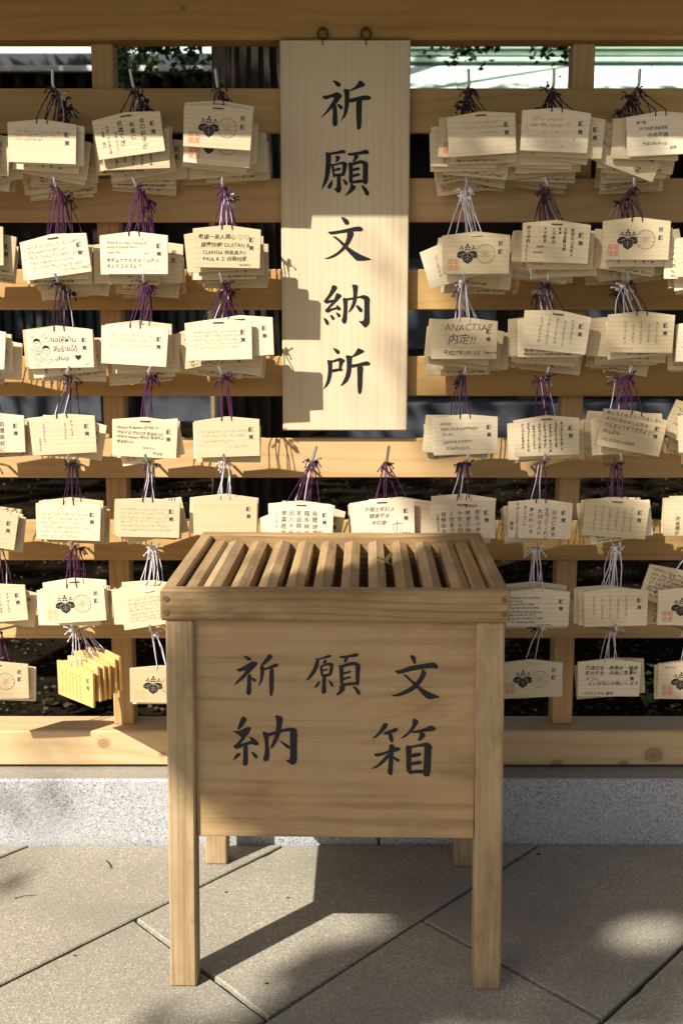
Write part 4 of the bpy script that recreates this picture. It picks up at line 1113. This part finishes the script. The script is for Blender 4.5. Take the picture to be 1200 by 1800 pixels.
def cast(n, f):
    for i in range(n):
        p = f()
        if p is None: continue
        z = rt_.uniform(6.5, 10)
        q = p - SUN * ((p.z - z) / SUN.z)
        t = min(FOREST, key=lambda o: (o.location.x - q.x) ** 2 + (o.location.y - q.y) ** 2)
        fl[t.name].append(q)
def tg():
    y = rt_.uniform(5.2, 15); x = rt_.uniform(-.55, .55) * y * 1.15
    g = P(0, 862, 8.8)
    if (x + 2.2) ** 2 / .8 + (y - 8.6) ** 2 / .25 < 1: return None
    return Vector((x, y, 0))
cast(7000, tg)
cast(5200, lambda: Vector((rt_.uniform(-12, -.8), 15.4, rt_.uniform(0, 3.7))))
cast(2600, lambda: Vector((rt_.uniform(-.2, 8), 12.0, rt_.uniform(0, 2.3))))
for t in FOREST: leaf_mesh('crown', fl[t.name], .26, M['leaf_dark'], rt_, t, .5, tuple(t.location))
# drooping boughs that show under the top beam
def bough(px0, px1, py0, py1, Y, n, size, label, mat):
    a = P((px0 + px1) / 2, py0 - 60, Y)
    o = empty('leafy_bough', tuple(a)); tag(o, label, 'bough')
    v, f = [], []
    pts = []; twv, twf = [], []
    for k in range(16):
        x = rt_.uniform(px0, px1); e = P(x, rt_.uniform(py0 - 20, py1), Y + rt_.uniform(-.25, .25))
        s0 = a + Vector((rt_.uniform(-.1, .1), rt_.uniform(-.1, .1), rt_.uniform(0, .15)))
        mid = (s0 + e) / 2 + Vector((0, 0, .06))
        tube(v, f, [s0 - a, mid - a, e - a], .005, 5, .0015)
        for j in range(n // 16):
            t = rt_.uniform(.25, 1.05); q = s0.lerp(mid, t * 2) if t < .5 else mid.lerp(e, t * 2 - 1)
            pts.append(q + Vector((rt_.gauss(0, .05), rt_.gauss(0, .05), rt_.gauss(0, .035))))
    tube(v, f, [Vector((0, .0, 1.2)), Vector((.05, 0, .5)), Vector((0, 0, 0))], .012, 6, .006)
    mobj('twigs', v, f, M['bark'], o, True)
    leaf_mesh('leaves', pts, size, mat, rt_, o, .8, tuple(a))
bough(225, 372, 70, 146, 6.0, 1100, .05, 'leafy green bough hanging between the pale stem and a post', M['leaf'])
bough(760, 885, 66, 98, 6.6, 900, .05, 'small leafy bough against the pale roof nearer the signboard', M['leaf_dark'])
bough(930, 1003, 66, 108, 6.6, 640, .05, 'small leafy bough against the pale roof beside a post', M['leaf_dark'])

# leaf litter
lp = []
for i in range(22000):
    y = 3.5 + 12 * rt_.random() ** 1.7
    lp.append((rt_.uniform(-.62, .62) * y * 1.3, y, -.02 + rt_.uniform(0, .02)))
lit = leaf_mesh('leaf_litter', lp, .026, M['litter'], rt_, None, .12); tag(lit, 'brown fallen leaves on dark soil behind the rack', 'leaf litter', kind='stuff')
# sprig
c = P(1132, 1205, 3.9); c.z = max(c.z, 0)
sp_ = empty('small_sprig', (c.x, 3.9, -.03)); tag(sp_, 'small bright green sprig growing behind the bottom rail', 'plant')
v, f = [], []; tube(v, f, [(0, 0, 0), (.01, 0, c.z * .6), (0, 0, c.z + .05)], .004, 5, .002); mobj('stem', v, f, M['bark'], sp_, True)
leaf_mesh('leaves', [(rt_.gauss(0, .022), rt_.gauss(0, .022), c.z + rt_.gauss(.03, .03)) for i in range(26)], .045, noisy('sprig_leaf', (.16, .26, .09), (.30, .42, .18), 20, .5, trans=.3), rt_, sp_)

# hall on one side with deep eaves and rafter ends
HY = 16.0
hall = empty('shrine_hall', (-8, HY, 0)); tag(hall, 'dark timber shrine hall with pale eaves edge and rafter ends', 'building')
def hb(name, x0, x1, y0, y1, z0, z1, mat, parent=hall, root=None):
    off = Vector((root or hall).location) + (Vector(parent.location) if parent is not (root or hall) else Vector((0, 0, 0)))
    return box(name, x0 - off.x, x1 - off.x, y0 - off.y, y1 - off.y, z0 - off.z, z1 - off.z, mat, parent, .01)
ze = P(100, 127, HY - 1.2).z; zr0 = P(100, 93, HY - 1.14).z; zr1 = P(100, 76, HY + .6).z
hb('stone_base', -16, -1.0, HY - .9, HY + 5, -.03, .62, M['stonebase'])
hb('wall', -15.5, -1.2, HY + .3, HY + .5, .62, ze + .3, M['timber'])
hb('soffit', -16.4, -.7, HY - 1.1, HY + .3, ze - .018, ze - .002, M['timber'])
for k_ in range(13):
    x = -15 + k_ * 1.12
    hb('pillar', x - .12, x + .12, HY - .05, HY + .2, .62, ze - .2, M['timber'])
    pn = hb('lattice_window', x + .2, x + .92, HY + .27, HY + .298, 1.0, 2.0, M['glass'])
    for q in range(5): hb('bar', x + .26 + q * .14, x + .30 + q * .14, HY + .23, HY + .265, 1.0, 2.0, M['timber'], pn)
hb('eaves_board', -16.5, -.6, HY - 1.25, HY - 1.15, ze, ze + .07, M['plaster'])
hr = hb('roof', -16.5, -.6, HY - 1.14, HY - .3, ze + .075, zr0, M['stonebase'])  # stone grey paints the tree shade onto the lower roof
v = [(-8.5, -1.15, ze + .076 - .0), (7.4, -1.15, ze + .076), (7.4, 1.4, zr1 + .35), (-8.5, 1.4, zr1 + .35)]
mobj('roof_slope', v, [(0, 1, 2, 3)], M['copper'], hall)
for k_ in range(60):
    x = -15.9 + k_ * .255
    hb('rafter', x - .05, x + .05, HY - 1.1, HY + .25, ze - .15, ze - .02, M['bark'])
# corridor on the other side, its copper roof in full sun
CY = 12.5
corr = empty('shrine_corridor', (7, CY, 0)); tag(corr, 'long shrine corridor with sunlit pale green copper roof', 'building')
za = P(900, 116, CY).z; zb_ = P(900, 78, CY).z; zlow = P(900, 205, CY - 1.6).z
x0, x1 = P(560, 100, CY).x, 16
nsh = 24
for k_ in range(nsh):                                       # long copper sheets with raised seams
    a = x0 + (x1 - x0) * k_ / nsh; b = x0 + (x1 - x0) * (k_ + 1) / nsh - .012
    v = [(a - 7, -1.6, zlow), (b - 7, -1.6, zlow), (b - 7, 0, za), (a - 7, 0, za), (a - 7, -1.6, zlow - .05), (b - 7, -1.6, zlow - .05), (b - 7, 0, za - .05), (a - 7, 0, za - .05)]
    mobj('copper_sheet', v, [(0, 1, 2, 3), (4, 7, 6, 5), (0, 4, 5, 1), (3, 2, 6, 7), (0, 3, 7, 4), (1, 5, 6, 2)], M['copper'], corr)
dz = (zb_ - za)
for k_, (f0, f1, mt, yo) in enumerate(((0, .18, 'copper_dark', .02), (.2, .42, 'copper', -.02), (.44, .50, 'copper_dark', .03), (.52, .72, 'copper', .0), (.72, .80, 'copper_dark', .05), (.8, 1.25, 'copper', -.06))):
    hb('ridge_course', x0, x1, CY - .0 + yo, CY + .35, za + dz * f0, za + dz * f1 - .004, M[mt], corr, corr)
hb('wall', x0 + .3, x1, CY - .5, CY - .35, .5, zlow + .15, M['timber'], corr, corr)
hb('stone_base', x0 + .1, x1, CY - 1.1, CY + .3, -.03, .5, M['stonebase'], corr, corr)
for k_ in range(9):
    x = x0 + .5 + k_ * 1.6
    hb('pillar', x - .12, x + .12, CY - .75, CY - .505, .5, zlow + .1, M['timber'], corr, corr)
    pn = hb('lattice_window', x + .3, x + 1.3, CY - .53, CY - .501, 1.0, 1.9, M['glass'], corr, corr)

# ------------------------------------------------------------------ the trees on the visitors' side whose crowns dapple the light
rs = random.Random(11)
def along(p, t): return p - SUN * t
SHADE = [ # centre and radii in photo pixels, coverage, plane
 (1000, 330, 270, 330, .58, 3.0), (985, 760, 250, 300, .58, 3.0), (1070, 1130, 190, 170, .88, 3.0),
 (1060, 1330, 200, 110, .97, 2.97), (1070, 1420, 220, 90, .96, 2.93), (700, 560, 26, 90, .55, 3.0), (655, 470, 22, 40, .4, 3.0), (640, 720, 50, 34, .35, 3.0),
 (610, 1220, 300, 170, .82, 2.25), (860, 1300, 60, 260, .86, 2.25), (310, 1200, 34, 160, .6, 2.25),
 (1020, 1540, 340, 70, .96, 0), (1060, 1660, 240, 90, .95, 0), (760, 1560, 120, 60, .9, 0), (740, 1720, 240, 70, .93, 0), (960, 1745, 220, 66, .93, 0), (1170, 1760, 90, 60, .8, 0),
 (4, 1545, 42, 30, .7, 0), (300, 1805, 60, 34, .8, 0), (850, 995, 135, 70, .88, .856), (60, 1400, 60, 40, .55, 2.93), (75, 1320, 55, 24, .6, 3.0),
]
HOLES = [(1112, 1640, 46, 28), (1165, 1632, 44, 22), (1140, 1662, 52, 16), (1060, 1655, 26, 9), (740, 1770, 40, 14), (700, 1752, 24, 10), (790, 1665, 24, 14), (765, 1650, 18, 9), (930, 1760, 22, 10)]
cl = {0: [], 1: []}
for (cx, cy, rx, ry, cov, pl_) in SHADE:
    f = (lambda x, y: G(x, y, pl_)) if pl_ < 1 else (lambda x, y: P(x, y, pl_))
    c0 = f(cx, cy)
    ux = f(cx + rx, cy) - c0; uy = f(cx, cy + ry) - c0
    # area seen from the sun
    area = abs(ux.cross(uy).dot(SUN)) * pi
    size = .085
    a1 = size * size * .28 * .62
    n = int(-math.log(1 - cov) * area / a1 * (2.3 if cov > .84 else 1.45))
    for i in range(n):
        a = rs.uniform(0, 2 * pi); q = math.sqrt(rs.random()) * rs.choice((1, 1, 1, 1.12))
        px, py = cx + rx * q * cos(a), cy + ry * q * sin(a)
        if any(((px - hx) / hr_) ** 2 + ((py - hy) / hq) ** 2 < 1 for hx, hy, hr_, hq in HOLES if pl_ == 0): continue
        p = f(px, py)
        cl[0 if pl_ != 0 else 1].append(along(p, rs.uniform(7.5, 10.5)))
for k_, lab in ((0, 'evergreen tree on the visitors side shading the rack'), (1, 'evergreen tree on the visitors side shading the paving')):
    pts = cl[k_]; c = sum(pts, Vector()) / len(pts)
    hub = along(c, 4.2); base = Vector((hub.x - .4, hub.y - .4, -.03))
    t = empty('shade_tree', tuple(base)); tag(t, lab, 'tree')
    hl = hub - base
    trunk_obj(t, [(0, 0, -.1), (.05, 0, 1.5), (0, .1, 4), (.2, .2, hl.z * .7), tuple(hl)], .26, .09, 14, r=rs)
    for q in rs.sample(pts, 9):
        e = q - base; v, f2 = [], []
        tube(v, f2, [hl, hl.lerp(e, .5), e], .03, 6, .006); mobj('limb', v, f2, M['bark'], t, True)
    leaf_mesh('crown', pts, .085, M['leaf'], rs, t, .7, tuple(base))
bpy.context.view_layer.update()
